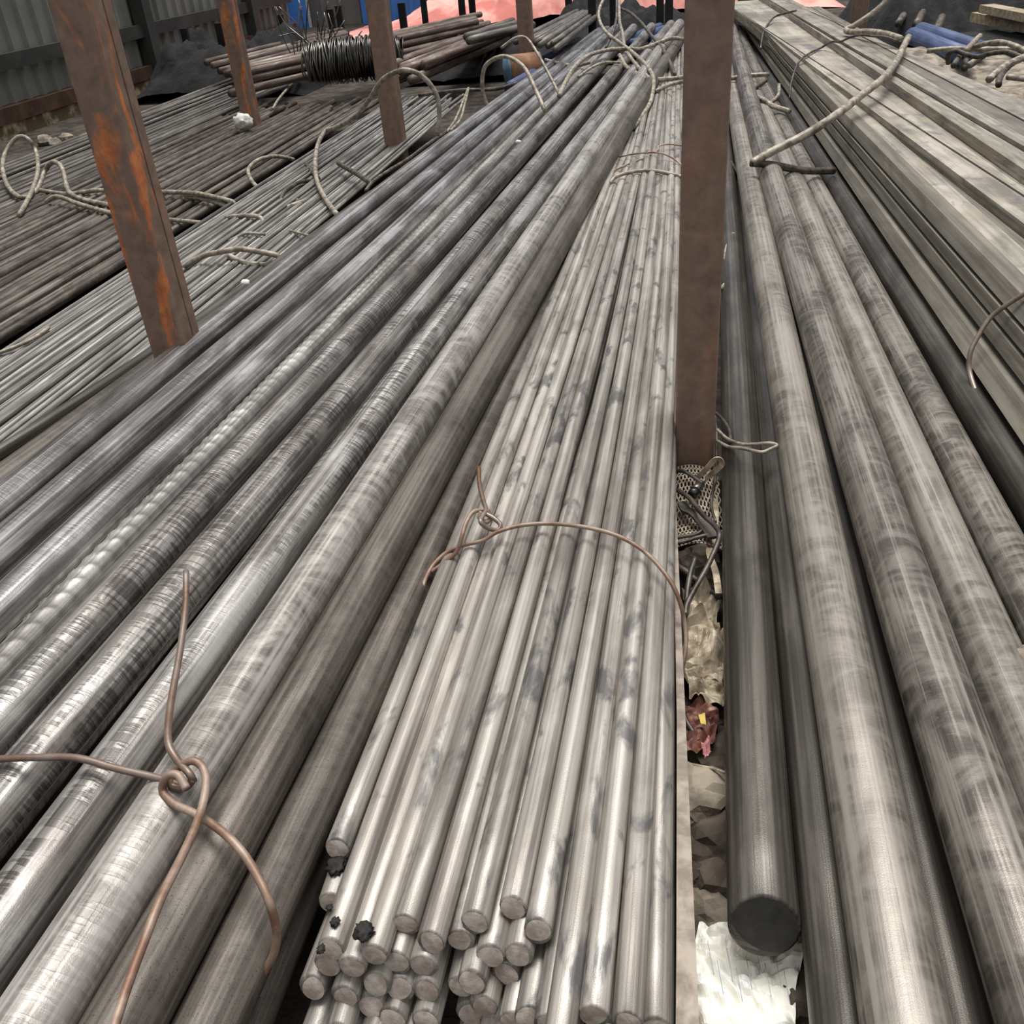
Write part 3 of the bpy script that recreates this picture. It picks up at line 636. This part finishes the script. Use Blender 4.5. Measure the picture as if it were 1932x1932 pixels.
ROPES = [
 ([(636,405),(616,378),(600,347),(595,318),(598,279),(613,248),(636,240),(670,220),(696,189),(714,160),(732,143),(765,132),(798,145),(823,178),(829,215),(825,253)], {0:.97, 5:.90, 8:.70, 11:.55, -1:.845}, .011, 'rope', 'tall grey rope arch beside the third post, ending frayed on the slender pale bars'),
 ([(918,199),(910,166),(914,128),(935,110),(960,108),(989,128),(1009,166),(1028,209)], {0:.86, -1:.84}, .011, 'rope', 'rope arch just left of the fourth post'),
 ([(945,91),(972,72),(993,72),(1013,99),(1034,137),(1055,178)], {0:.62, -1:.84}, .008, 'rope', 'thin rope bending over in front of the fourth post'),
 ([(1055,181),(1068,153),(1086,124),(1112,104),(1148,94),(1185,92),(1211,92),(1244,80),(1270,72),(1310,78)], {0:.84, 4:.8, -1:.84}, .013, 'rope', 'long rope arching right across the far end of the thick pile'),
 ([(1142,-10),(1130,21),(1133,44),(1148,65),(1180,88),(1205,109),(1224,129),(1233,150),(1231,176),(1224,199),(1196,240)], {0:.55, 4:.80, 7:.84, -1:.9}, .012, 'rope', 'large rope loop rising past the picture top over the thick pile'),
 ([(1168,-10),(1169,39),(1174,60),(1178,88)], {0:.6, -1:.82}, .012, 'rope', 'short straight rope end standing up inside the large rope loop'),
 ([(1172,17),(1187,23),(1208,41),(1229,67),(1249,91),(1262,114),(1273,140)], {0:.7, -1:.88}, .012, 'ropedark', 'darker rope sloping down right of the large rope loop'),
 ([(1164,-10),(1163,34),(1156,62),(1143,91)], {0:.55, -1:.82}, .01, 'ropedark', 'dark rope piece hanging left of the short standing rope end'),
 ([(1029,113),(1055,119),(1086,124),(1112,118)], {0:.85, -1:.84}, .011, 'rope', 'frayed rope end lying on the blue bars'),
 ([(1091,145),(1117,127),(1141,118),(1169,118)], {0:.84, -1:.83}, .008, 'rope', 'thin pale rope curved over the far thick bars below the long rope'),
 ([(1169,104),(1180,124),(1198,137),(1221,148),(1249,150),(1297,145)], {0:.83, 3:.85, -1:.87}, .013, 'rope', 'upper rope strand leading to the near post from the large loop'),
 ([(1185,102),(1200,122),(1212,135),(1225,148)], {0:.82, -1:.84}, .011, 'rope', 'short rope strand twisted beside the large loop foot'),
 ([(1236,173),(1262,160),(1297,152)], {0:.88, -1:.87}, .011, 'rope', 'lower rope strand leading to the near post'),
 ([(844,248),(860,224),(874,190),(884,166),(876,200),(868,226),(850,246)], {0:.845, 3:.75, -1:.845}, .006, 'rope', 'thin wire loop bent up like a hairpin left of the rope arches'),
 ([(690,360),(705,342),(732,323),(770,300),(810,270),(844,248)], {0:.93, -1:.85}, .008, 'ropedark', 'dark rope lying along the left edge of the thick pile'),
 ([(790,180),(835,174),(873,170),(935,168),(976,157)], {0:.93, -1:.87}, .011, 'ropedark', 'dark rope lying across behind the hairpin wire loop'),
 ([(36,406),(58,366),(71,326),(69,290),(54,263),(33,259),(11,286),(5,315),(13,348),(33,370),(54,371),(72,355),(85,322),(100,306),(116,315),(125,348),(134,366),(159,377),(215,389)], {0:1.03, 3:.95, 6:.92, 9:1.02, 12:.96, -1:1.03}, .012, 'rope', 'rope coiled in two loops at the left picture edge'),
 ([(76,359),(127,366),(181,359),(215,362)], {0:1.02, -1:1.03}, .011, 'rope', 'straight rope lying just right of the coiled loops'),
 ([(87,380),(109,371),(152,386),(215,404)], {0:1.03, -1:1.03}, .011, 'rope', 'rope end below the coiled loops, left of the rusty post'),
 ([(285,362),(362,364),(409,373),(440,382),(433,390),(391,377),(350,371)], {0:1.03, 3:1.0, -1:1.03}, .011, 'rope', 'doubled rope end right of the rusty post, upper of two'),
 ([(300,412),(348,417),(395,420),(435,409),(485,408),(496,422),(478,429),(435,429),(395,422)], {0:1.03, 5:1.0, -1:1.03}, .009, 'rope', 'rope with a narrow eye loop right of the rusty post, lower of two'),
 ([(554,301),(522,295),(489,301),(469,319),(475,341),(496,362),(525,377),(565,379)], {0:1.03, 3:.98, -1:1.0}, .010, 'rope', 'open rope curve on the dark brown rods left of the tall arch'),
 ([(529,396),(530,384),(536,362),(565,344),(594,341)], {0:1.03, 2:.98, -1:1.0}, .009, 'ropedark', 'small dark rope bow below the open rope curve'),
 ([(455,425),(507,406),(543,391),(576,378)], {0:1.03, -1:.99}, .010, 'rope', 'rope lying along the edge of the dark brown rods below the open curve'),
 ([(432,455),(450,446),(467,440),(500,442)], {0:1.0, -1:.985}, .006, 'rope', 'short bent wire above the eye loop on the slender pale bars'),
 ([(547,435),(567,440),(587,446)], {0:.985, -1:.975}, .005, 'rope', 'short straight wire on the slender pale bars beside the thick pile'),
 ([(337,509),(380,484),(417,475),(453,470),(489,475),(522,482),(524,492),(500,500),(460,495),(431,482)], {0:1.0, 5:.96, -1:.98}, .010, 'rope', 'pale rope eye lying on the slender pale bars right of the rusty post'),
 ([(576,308),(586,320),(600,336)], {0:1.0, -1:.98}, .011, 'ropedark', 'short dark rope end at the foot of the tall arch'),
 ([(638,308),(655,318),(670,326),(700,346)], {0:.95, -1:.93}, .011, 'ropedark', 'short dark rod end sticking out right of the tall rope arch foot'),
 ([(515,205),(525,188),(540,170),(551,158)], {0:1.02, -1:.98}, .009, 'rope', 'short pale rope hanging over the grey rods below the wire coil'),
 ([(1419,308),(1456,286),(1518,255),(1580,215),(1627,178),(1667,147),(1689,119),(1700,98),(1714,70)], {0:.83, 3:.70, 5:.66, -1:.63}, .015, 'rope', 'thick rope slung from the top of the flat bar stack down over its left edge'),
 ([(1417,308),(1456,311),(1518,322),(1574,322)], {0:.83, -1:.9}, .013, 'ropedark', 'dark lower part of the rope tucked under the flat bar stack'),
 ([(1681,-10),(1661,13),(1638,31),(1612,48),(1597,55),(1603,60),(1645,60),(1675,65),(1700,73)], {0:.5, 4:.655, -1:.64}, .015, 'rope', 'thick rope rising from the back of the flat bar stack to the picture top'),
 ([(1380,148),(1410,143),(1450,140)], {0:.86, -1:.86}, .012, 'rope', 'rope emerging right of the near post, upper strand'),
 ([(1380,190),(1400,182),(1445,152)], {0:.9, -1:.86}, .012, 'ropedark', 'dark rope strand slanting right of the near post'),
 ([(1395,186),(1410,180),(1440,188),(1458,200),(1490,210)], {0:.9, 2:.87, -1:.9}, .012, 'rope', 'rope wave lying over the right-hand bars behind the near post'),
 ([(1395,188),(1402,201),(1425,204),(1450,196),(1468,180),(1470,160)], {0:.9, 2:.89, -1:.88}, .009, 'rope', 'thin rope loop lying over the right-hand bars behind the near post'),
 ([(1749,96),(1796,92),(1832,93),(1869,93),(1945,92)], {0:.7, -1:.7}, .012, 'rope', 'pale twisted rope lying level in the tangle at the right edge'),
 ([(1822,95),(1835,82),(1849,68)], {0:.68, -1:.66}, .013, 'rope', 'short rope stub standing up in the tangle at the right edge'),
 ([(1840,88),(1862,82),(1891,80),(1920,89),(1945,104)], {0:.68, -1:.68}, .012, 'rope', 'rope bow on top of the tangle at the right edge'),
 ([(1789,120),(1789,103),(1803,96),(1822,102),(1844,107),(1869,101),(1898,98),(1921,105),(1945,118)], {0:.74, -1:.7}, .011, 'ropedark', 'dark rope winding through the tangle at the right edge'),
 ([(1866,150),(1884,134),(1905,120),(1945,103)], {0:.72, -1:.68}, .015, 'rope', 'thick twisted rope slanting up to the right picture edge'),
 ([(1799,124),(1806,113),(1815,101)], {0:.73, -1:.7}, .013, 'ropedark', 'leftmost stub of rope in the tangle at the right edge'),
 ([(1818,100),(1822,115),(1820,130)], {0:.7, -1:.75}, .014, 'ropedark', 'hanging rope stub below the tangle at the right edge'),
 ([(1901,145),(1920,147),(1945,150)], {0:.72, -1:.72}, .012, 'rope', 'lowest short rope at the right picture edge under the tangle'),
 ([(1884,160),(1886,148),(1896,132),(1912,118)], {0:.73, -1:.7}, .013, 'ropedark', 'frayed dark rope end under the thick twisted rope'),
 ([(1825,124),(1838,115),(1846,110)], {0:.74, -1:.72}, .012, 'rope', 'short cut rope piece in the middle of the right tangle'),
]
for pts, hs, r, m, l in ROPES: rope(pts, hs, r, m, label=l)
def wirething(pts, hs, r, m, label): rope(pts, hs, r, m, 'tie_wire', label, 'wire', False)
wirething([(1490,185),(1493,156),(1506,119),(1525,102),(1549,90),(1570,79),(1585,79),(1603,71),(1625,66),(1645,68),(1670,70),(1700,80)], {0:.85, 2:.74, 4:.725, 6:.68, -1:.655}, .006, 'wiredark', 'wire tied round the flat bar stack in its far half')
wirething([(1435,92),(1440,63),(1451,43),(1463,31),(1483,25),(1502,20)], {0:.82, 1:.76, 3:.70, -1:.66}, .007, 'wiredark', 'wire tied round the very far end of the flat bar stack')
wirething([(1960,545),(1932,555),(1900,575),(1868,600),(1845,635),(1831,665),(1829,700),(1843,745)], {0:.73, 3:.80, 4:.835, 6:.90, -1:.93}, .0055, 'wire', 'bent tie wire round the near part of the flat bar stack at the right edge')
# wires in the gap beside the near post
G = 1.02
wirething([(1262,916),(1287,930),(1303,942),(1316,959),(1330,975),(1347,990),(1357,1007),(1354,1025),(1344,1049),(1332,1074),(1317,1100),(1297,1138),(1293,1160)], {0:.99, 6:.97, -1:1.03}, .005, 'wiredark', 'long dark wire snaking down the rubble gap below the near post')
wirething([(1312,1052),(1302,1084),(1296,1125),(1297,1145)], {0:1.0, -1:1.03}, .005, 'wiredark', 'short upright dark wire end in the rubble gap')
wirething([(1262,1016),(1297,1011),(1316,1007),(1330,996)], {0:1.0, -1:1.0}, .004, 'wiredark', 'upper of two wires crossing the woven net')
wirething([(1262,1026),(1290,1022),(1316,1014),(1340,1008)], {0:1.0, -1:1.0}, .004, 'wiredark', 'lower of two wires crossing the woven net')
wirething([(1262,1060),(1290,1075),(1310,1092),(1345,1118),(1362,1130)], {0:1.05, -1:1.05}, .006, 'wiredark', 'dark wire lying across the rubble under the woven net')
wirething([(1265,893),(1285,888),(1305,898),(1325,912)], {0:.99, -1:.98}, .004, 'wiredark', 'dark wire bordering the top of the woven net')
wirething([(1348,780),(1352,810),(1352,850),(1350,900),(1342,950),(1350,985)], {0:.97, -1:1.0}, .003, 'wiredark', 'thin wire hanging down the right side of the near post foot')
wirething([(1345,775),(1362,790),(1376,812),(1378,835)], {0:.96, -1:.94}, .004, 'wiredark', 'curved wire beside the near post foot')
wirething([(1354,811),(1366,823),(1378,831),(1400,838),(1425,838),(1450,836),(1466,840),(1452,848),(1435,853),(1401,846),(1375,843),(1353,832)], {0:.96, 3:.91, 6:.905, 9:.905, -1:.95}, .0035, 'rope', 'doubled tie wire across the two bars beside the near post foot')
wirething([(1365,362),(1384,396),(1381,421),(1390,458),(1399,481),(1386,484),(1376,478),(1373,458),(1384,442)], {0:.95, -1:.945}, .008, 'rope', 'rag-like bent wire on the bars right of the near post')
wirething([(1376,455),(1370,470),(1368,500),(1370,530),(1360,545)], {0:.95, -1:.96}, .006, 'rope', 'short strip hanging beside the near post, right side')
wirething([(1366,290),(1378,305),(1395,330),(1400,350)], {0:.95, -1:.94}, .007, 'wiredark', 'curly wire end far up on the right of the near post')
wirething([(1368,350),(1380,380),(1372,400)], {0:.95, -1:.95}, .006, 'ropedark', 'dark wire curl behind the near post, above the rag-like wire')
wirething([(1285,1330),(1295,1360),(1310,1385),(1318,1398)], {0:1.03, -1:1.05}, .004, 'wiredark', 'short wire over the red wrapper')
wirething([(1296,1440),(1320,1445),(1345,1450),(1368,1458)], {0:1.05, -1:1.03}, .002, 'strap', 'pale straw stalk over the stones')
# loose steel strap folded into an eye
def ribbon(name, pts, hs, wd, m, label=None, cat=None, parent=None, nrm=(0,0,1), k=6, th=.0012):
    ts = [tof(x, y, h) for (x, y), h in zip(pts, hs)]; P = catmull([atd(x, y, t) for (x, y), t in zip(pts, ts)], k); T_, _, _ = frames(P); V = []; f = []
    for p, t in zip(P, T_):
        a = np.cross(t, nrm); a /= np.linalg.norm(a)+1e-9; b = np.cross(a, t)
        for s1, s2 in ((-1,-1),(1,-1),(1,1),(-1,1)): V.append(p+a*wd/2*s1+b*th*s2)
    n = len(P)
    for i in range(n-1):
        for j in range(4): q = (j+1) % 4; f.append((4*i+j, 4*i+q, 4*i+4+q, 4*i+4+j))
    f += [(0,3,2,1), (4*n-4,4*n-3,4*n-2,4*n-1)]
    o = meshobj(name, V, f, m, parent, smooth=False); return tag(o, label, cat)
ribbon('steel_strap', [(1312,905),(1330,888),(1348,868),(1358,866),(1362,876),(1350,888),(1333,902),(1322,912)], [.985,.96,.94,.94,.95,.965,.985,.99], .011, 'strap', 'shiny steel strap folded into an eye below the near post', 'strap', nrm=(.3,.9,.3))
ribbon('steel_strap', [(1346,905),(1350,960),(1348,1010),(1338,1040),(1350,1080),(1356,1120)], [1.02]*6, .012, 'strap', 'brown flat strap running down the rubble gap beside the oily bar', 'strap')
V, f, U = tube([at(1309,928,.985), at(1322,912,.985)], .009, 20); bt = meshobj('bolt', V, f, 'coil', None, U); tag(bt, 'shiny short bolt lying on the woven net', 'bolt')
V, f, U = tube([at(1306,933,.985)-np.array([0,0,.0]), at(1311,926,.985)], .011, 6); meshobj('hex_head', V, f, 'coil', bt, U)
ribbon('clamp', [(1288,948),(1294,962),(1308,968),(1324,985),(1345,1015)], [1.0,1.0,.995,1.0,1.0], .02, 'wiredark', 'dark forked metal clamp lying on the woven net', 'clamp', th=.003)
# woven net: wavy cords side by side
mb = MB(); a0 = at(1255, 892, 1.02); a1 = at(1350, 892, 1.02); b0 = at(1262, 1045, 1.035); nc = 30
for i in range(nc):
    P = []; u = i/(nc-1)
    for j in range(60):
        v = j/59; p = a0+(a1-a0)*u+(b0-a0)*v; zc = .018*math.sin(math.pi*u)+.01*math.sin(v*7)
        P.append(p+np.array([(.0026*math.sin(v*math.pi*22)*(1 if i % 2 else -1)), 0, zc+.0012*math.cos(v*math.pi*22)]))
    V, f, U = tube(P, .0017, 6); mb.add(V, f, U)
tag(mb.build('woven_net', 'net'), 'pale woven net bag lying in the gap at the foot of the near post', 'net')
# crumpled sheets
def sheet(name, corners, hs, m, label, cat, amp=.012, n=22, seed=1, freq=18., parent=None, th=.0006, warp=.0):
    c = [at(x, y, h) for (x, y), h in zip(corners, hs)]; V = []; f = []
    for j in range(n):
        for i in range(n):
            u, v = i/(n-1), j/(n-1); p = (c[0]*(1-u)+c[1]*u)*(1-v)+(c[3]*(1-u)+c[2]*u)*v
            q = Vector((p[0]*freq, p[1]*freq, seed)); k = abs(mnoise.noise(q))*2+abs(mnoise.noise(q*2.3))-.6
            V.append(p+np.array([warp*mnoise.noise(q*.6+Vector((5,0,0))), warp*mnoise.noise(q*.6+Vector((0,9,0))), amp*k]))
    for j in range(n-1):
        for i in range(n-1): k = j*n+i; f.append((k, k+1, k+n+1, k+n))
    o = meshobj(name, V, f, m, parent, smooth=False)
    so = o.modifiers.new('thickness', 'SOLIDIFY'); so.thickness = th
    return tag(o, label, cat)
pp = sheet('paper_sheet', [(1312,1742),(1528,1760),(1480,2010),(1316,2030)], [1.07,1.06,1.05,1.07], 'paper', 'crumpled white ruled paper under the sawn end of the oily bar', 'paper', .02, 40, 3, 24., warp=.012)
mb = MB()
for i in range(9):
    y0 = 1775+(i*37)%60; P = [at(1335+i*18+3*k, y0+16*k, 1.045) for k in range(5)]
    V, f, U = tube(P, .0004, 4); mb.add(V, f, U)
mb.build('ruled_line', 'ruled', pp)
sheet('plastic_sack', [(1288,1105),(1362,1120),(1368,1290),(1290,1300)], [1.05]*4, 'cloth', 'crumpled translucent plastic sack in the rubble gap beside the oily bar', 'sack', .035, 30, 5, 22., warp=.02)
sheet('plastic_wrap', [(1290,1265),(1366,1270),(1368,1330),(1296,1320)], [1.04]*4, 'cloth', 'twisted brown plastic wrap below the translucent sack', 'sack', .02, 24, 8, 30., warp=.015)
rw = sheet('red_wrapper', [(1290,1330),(1346,1315),(1350,1410),(1294,1420)], [1.05]*4, 'redbag', 'torn dark red wrapper with a little yellow print in the gap', 'wrapper', .02, 22, 4, 24., warp=.012)
sheet('yellow_print', [(1318,1348),(1330,1346),(1332,1366),(1322,1368)], [1.03]*4, 'yellow', None, None, .006, 6, 4, 24., parent=rw)
sheet('rag', [(1322,1400),(1338,1392),(1342,1420),(1330,1432)], [1.03]*4, 'pinkrag', 'small pink rag scrap below the red wrapper', 'rag', .015, 8, 6, 40.)
ST = [(1322,1505,1.07,.052,.042,.03,'stone','large pale grey stone in the gap beside the oily bar'),(1345,1575,1.1,.055,.05,.035,'stonedark','brown flat stone below the pale grey stone'),
 (1352,1650,1.12,.05,.05,.035,'stonedark','dark stone above the white paper'),(1340,1705,1.13,.06,.035,.03,'stone','grey stone at the upper corner of the white paper'),
 (1350,1430,1.09,.04,.05,.03,'stonedark','brown stone beside the pink rag'),(1322,1070,1.1,.035,.05,.03,'stone','small grey stone under the woven net'),
 (1350,1100,1.1,.04,.04,.03,'stonedark','dark pebble by the long snaking wire'),(1335,1350,1.1,.05,.06,.03,'stonedark','stone under the red wrapper'),
 (1330,1200,1.12,.05,.1,.03,'stonedark','stone under the plastic sack'),(1502,1880,1.1,.04,.05,.035,'stonedark','dark brown stone right of the white paper'),
 (1470,1925,1.14,.05,.04,.035,'stonedark','dark stone at the bottom edge right of the paper'),(1300,1650,1.12,.03,.05,.03,'stonedark','dark stone against the steel strip'),
 (1330,960,1.1,.06,.1,.035,'stonedark','dark stone hidden under the woven net')]
for i, (x, y, h, a, b, c_, m, l) in enumerate(ST): lump('stone', at(x, y, h), (a, b, c_), m, l, 'stone', i+2, 3, .55, 1.5, i*.7, sharp=True)
lump('stone', at(1932, 1255, .905), (.022, .03, .02), 'stone', 'small tan stone wedged between bars at the right picture edge', 'stone', 31, 3, .5, 1.6, sharp=True)
lump('pebble', at(978, 268, .842), (.014, .012, .01), 'white', 'small white pebble on a thick bar of the left pile', 'pebble', 5, 2)
lump('pebble', at(463, 535, .962), (.018, .014, .014), 'white', 'white stone chip at the thick pile edge right of the rusty post', 'pebble', 6, 2)
for i, (x, y, s) in enumerate([(637,1632,.011),(632,1740,.0045),(606,1790,.004),(686,1758,.009),(622,1712,.0035)]):
    lump('grease_clod', at(x, y, .897 if i else .93), (s, s*1.3, s*.6), 'dirt', ['black grease clod under the end of the shortest top rod','small black clod below the big grease clod','tiny black clod on the rods left of the dark sawn end','black grease patch right of the dark sawn end','tiny black clod between the grease clods'][i], 'dirt', i+40, 3, .8, 3)
for i in range(14):
    x = 1500+rng.random()*400; y = 700+rng.random()*1000

# ------------------------------------------------------------------ far background
def farbars(a0, a1, b0, b1, h, r, n, m, label, group, name='round_rod', layers=1, jit=.2):
    for L in range(layers):
        for i in range(n):
            u = i/max(1, n-1); p = at(a0[0]+(b0[0]-a0[0])*u, a0[1]+(b0[1]-a0[1])*u, h); q = at(a1[0]+(b1[0]-a1[0])*u, a1[1]+(b1[1]-a1[1])*u, h)
            p = p-np.array([0,0,L*2*r*.9]); q = q-np.array([0,0,L*2*r*.9]); j = np.array([random.uniform(-.02,.02), random.uniform(-.02,.02), random.uniform(-.01,.01)])
            P = [p+j+(q-p)*t for t in np.linspace(-jit*random.random(), 1+.1*random.random(), 5)]
            V, f, U = tube(P, r, 10); tag(meshobj(name, V, f, m, None, U), label.replace('#', ORD[L*n+i]), 'bar', group)
# heaps
bx0, bx1 = backX(700), backX(1420)
heap('salmon_heap', bx0, bx1+1, Yb-2.6, Yb-.3, .62, 'pink', 'long salmon pink heap of loose material in front of the blue sheeting', 'heap', 5, 90, 26, .35, ramp=(.12, 1))
pA = at(640, 100, 1.0); pB = at(900, 150, 1.0)
# dark scrap behind the left racks
def heap_px(name, x0, x1, y, h, dep, hgt, m, label, seed, rough=.5, cat='scrap', fr=1.6, z0=0.):
    p = at(x0, y, h); q = at(x1, y, h); return heap(name, max(p[0], Xw+.3), q[0], p[1], p[1]+dep, hgt, m, label, cat, seed, 70, 26, rough, z0, fr=fr)
heap_px('scrap_heap', 150, 520, 190, 1.15, 1.8, .42, 'scrap', 'black scrap heap in front of the cladding wall', 3)
heap_px('scrap_heap', 760, 1010, 150, 1.15, 1.6, .26, 'scrap', 'black scrap heap behind the fourth post and the wire coil', 8)
heap_px('scrap_heap', 985, 1330, 118, 1.15, 2.2, .40, 'scrap', 'black scrap heap at the far end of the thick pile', 12)
heap_px('scrap_heap', 1385, 1475, 105, 1.15, 2.0, .5, 'scrap', 'black scrap heap at the far left corner of the flat bar stack', 15)
heap_px('scrap_heap', 1640, 2100, 62, 1.0, 3.0, .62, 'scrap', 'large black scrap heap beyond the tangle of ropes', 19)
heap_px('gravel_heap', 1700, 2300, 215, .9, 2.4, .40, 'stone', 'dusty tan rubble under the rope tangle at the right edge', 22, .12, 'rubble', 1.)
farbars((500,118),(890,30),(510,128),(900,42), .82, .03, 4, 'brownbar', 'crosswise brown bar, # from the front on the rack behind the wire coil', 'brown bars on the far rack', layers=3)
farbars((440,108),(640,60),(460,122),(650,72), .86, .03, 4, 'brownbar', 'brown bar, # from the front on the rack before the grey cladding', 'brown bars before the cladding', layers=2)
farbars((760,112),(960,40),(800,122),(985,48), .86, .035, 5, 'brownbar', 'brown bar, # from the front on the far rack left of the fourth post', 'brown bars left of the fourth post', layers=2)
farbars((985,72),(1080,26),(1060,85),(1130,28), .78, .022, 12, 'lgrey', 'grey round bar, # from the left on the black scrap right of the fourth post', 'grey bars right of the fourth post')
farbars((898,62),(985,40),(905,72),(1000,48), .74, .03, 4, 'lgrey', 'grey bar, # from the back on the scrap left of the fourth post', 'grey bars left of the fourth post')
for i, pts in enumerate([[(985,138),(1045,105),(1100,86),(1160,80)], [(1000,140),(1065,108),(1120,90),(1180,82)], [(960,165),(1025,130),(1085,108),(1150,90),(1200,80)], [(1170,86),(1215,62),(1245,50)], [(1195,84),(1240,60),(1275,50)], [(1230,78),(1262,62),(1296,52)], [(1245,120),(1270,88),(1296,68)]]):
    P = catmull([at(x, y, .93+.01*(i % 2)) for x, y in pts], 5); V, f, U = tube(P, .036, 20)
    tag(meshobj('round_bar', V, f, 'blue', None, U), ORD[i]+' bluish bar from the left at the far end of the thick pile', 'bar', 'bluish bars at the far end')
for i, pts in enumerate([[(1738,58),(1790,75),(1850,96)], [(1722,68),(1780,92),(1830,110)]]):
    P = [at(x, y, .78) for x, y in pts]; V, f, U = tube(P, .05, 20); tag(meshobj('round_bar', V, f, 'blue', None, U), ['upper short bluish bar behind the rope tangle on the right', 'lower short bluish bar behind the rope tangle on the right'][i], 'bar')
farbars((1700,40),(1712,20),(1760,55),(1772,32), .9, .03, 3, 'ldark', '# dark bar end from the left in the black scrap behind the flat bar stack', 'dark bar ends behind the stack')
# timber beams top right
for i, (p, q, hh, w_, m, l) in enumerate([((1862,8),(1990,32),.66,.09,'timber','pale timber beam at the upper right corner, top one'), ((1848,22),(1990,48),.72,.11,'timber','brown timber beam under the pale one at the upper right corner'), ((1830,60),(1990,92),.80,.32,'scrap','black steel girder under the timber beams at the right edge')]):
    a, b = at(*p, hh), at(*q, hh); d = b-a; L = np.linalg.norm(d); d /= L; s = np.cross(d, (0,0,1.)); R = np.stack([d, -s, [0,0,1.]], 1)
    V, f = box((a+b)/2-np.array([0,0,w_/4]), (L, w_, w_/2), R); g = MB(); g.add(V, f); tag(g.build('timber_beam' if i < 2 else 'steel_girder', m, smooth=False), l, 'beam')
# wire coil
ce = empty('wire_coil', tuple(at(675, 160, 1.0))); c0 = at(675, 160, 1.0)
R0 = .165; mb = MB(); L0 = .78
for i in range(70):
    u = i/69; xx = -L0/2+L0*u; rr = R0*(1+.05*math.sin(i*2.3))*(1-.25*(2*u-1)**4); ph = random.random()*6; P = []
    for j in range(37):
        t = j/36*2*math.pi; P.append((xx+.012*math.sin(t*2+ph), math.cos(t)*rr, R0+.02+math.sin(t)*rr*.95))
    V, f, U = tube(P, .0055, 5, capend=False); mb.add(V, f, U)
o = mb.build('wire_loops', 'coil', ce); o['kind'] = 'stuff'
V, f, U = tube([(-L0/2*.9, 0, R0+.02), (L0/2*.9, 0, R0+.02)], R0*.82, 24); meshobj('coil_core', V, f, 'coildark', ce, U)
tag(ce, 'shiny coil of wire rod lying on its side behind the third post', 'coil'); ce.rotation_euler.z = .25
# loose wires round the coil
wb_ = MB()
for i in range(26):
    x = 560+rng.random()*90; y = 135+rng.random()*20; p = at(x, y, 1.0); q = p+np.array([rng.normal()*.18, rng.normal()*.1, .3+rng.random()*.35]); mid = (p+q)/2+rng.normal(size=3)*.07
    V, f, U = tube(catmull([p, mid, q], 6), .005, 5); wb_.add(V, f, U)
o = wb_.build('wire_brush', 'coil'); tag(o, 'bristling loose wire ends left of the shiny wire coil', 'wire', kind='stuff')
# small drum
c0 = at(966, 160, 1.0); dr = empty('small_drum', tuple(c0)); V, f, U = tube([(-.02,-.01,.10), (.20,.08,.10)], .10, 28); meshobj('drum_body', V, f, 'drum', dr, U)
V, f, U = tube([(-.035,-.016,.10), (-.018,-.009,.10)], .104, 28); meshobj('drum_rim', V, f, 'drumblue', dr, U); tag(dr, 'brown drum with a blue rim lying left of the bluish bars', 'drum')
# heap of rubble in the ground between racks
for i, (x, y, s) in enumerate([(85,266,.06),(103,270,.05),(125,262,.055),(650,205,.05),(810,195,.04)]):
    lump('rubble_stone', at(x, y, H-.03), (s, s, s*.7), 'stone', ORD[i]+' pale rubble stone from the left on the ground behind the racks', 'stone', i+60, 2, .5, 2, sharp=True)
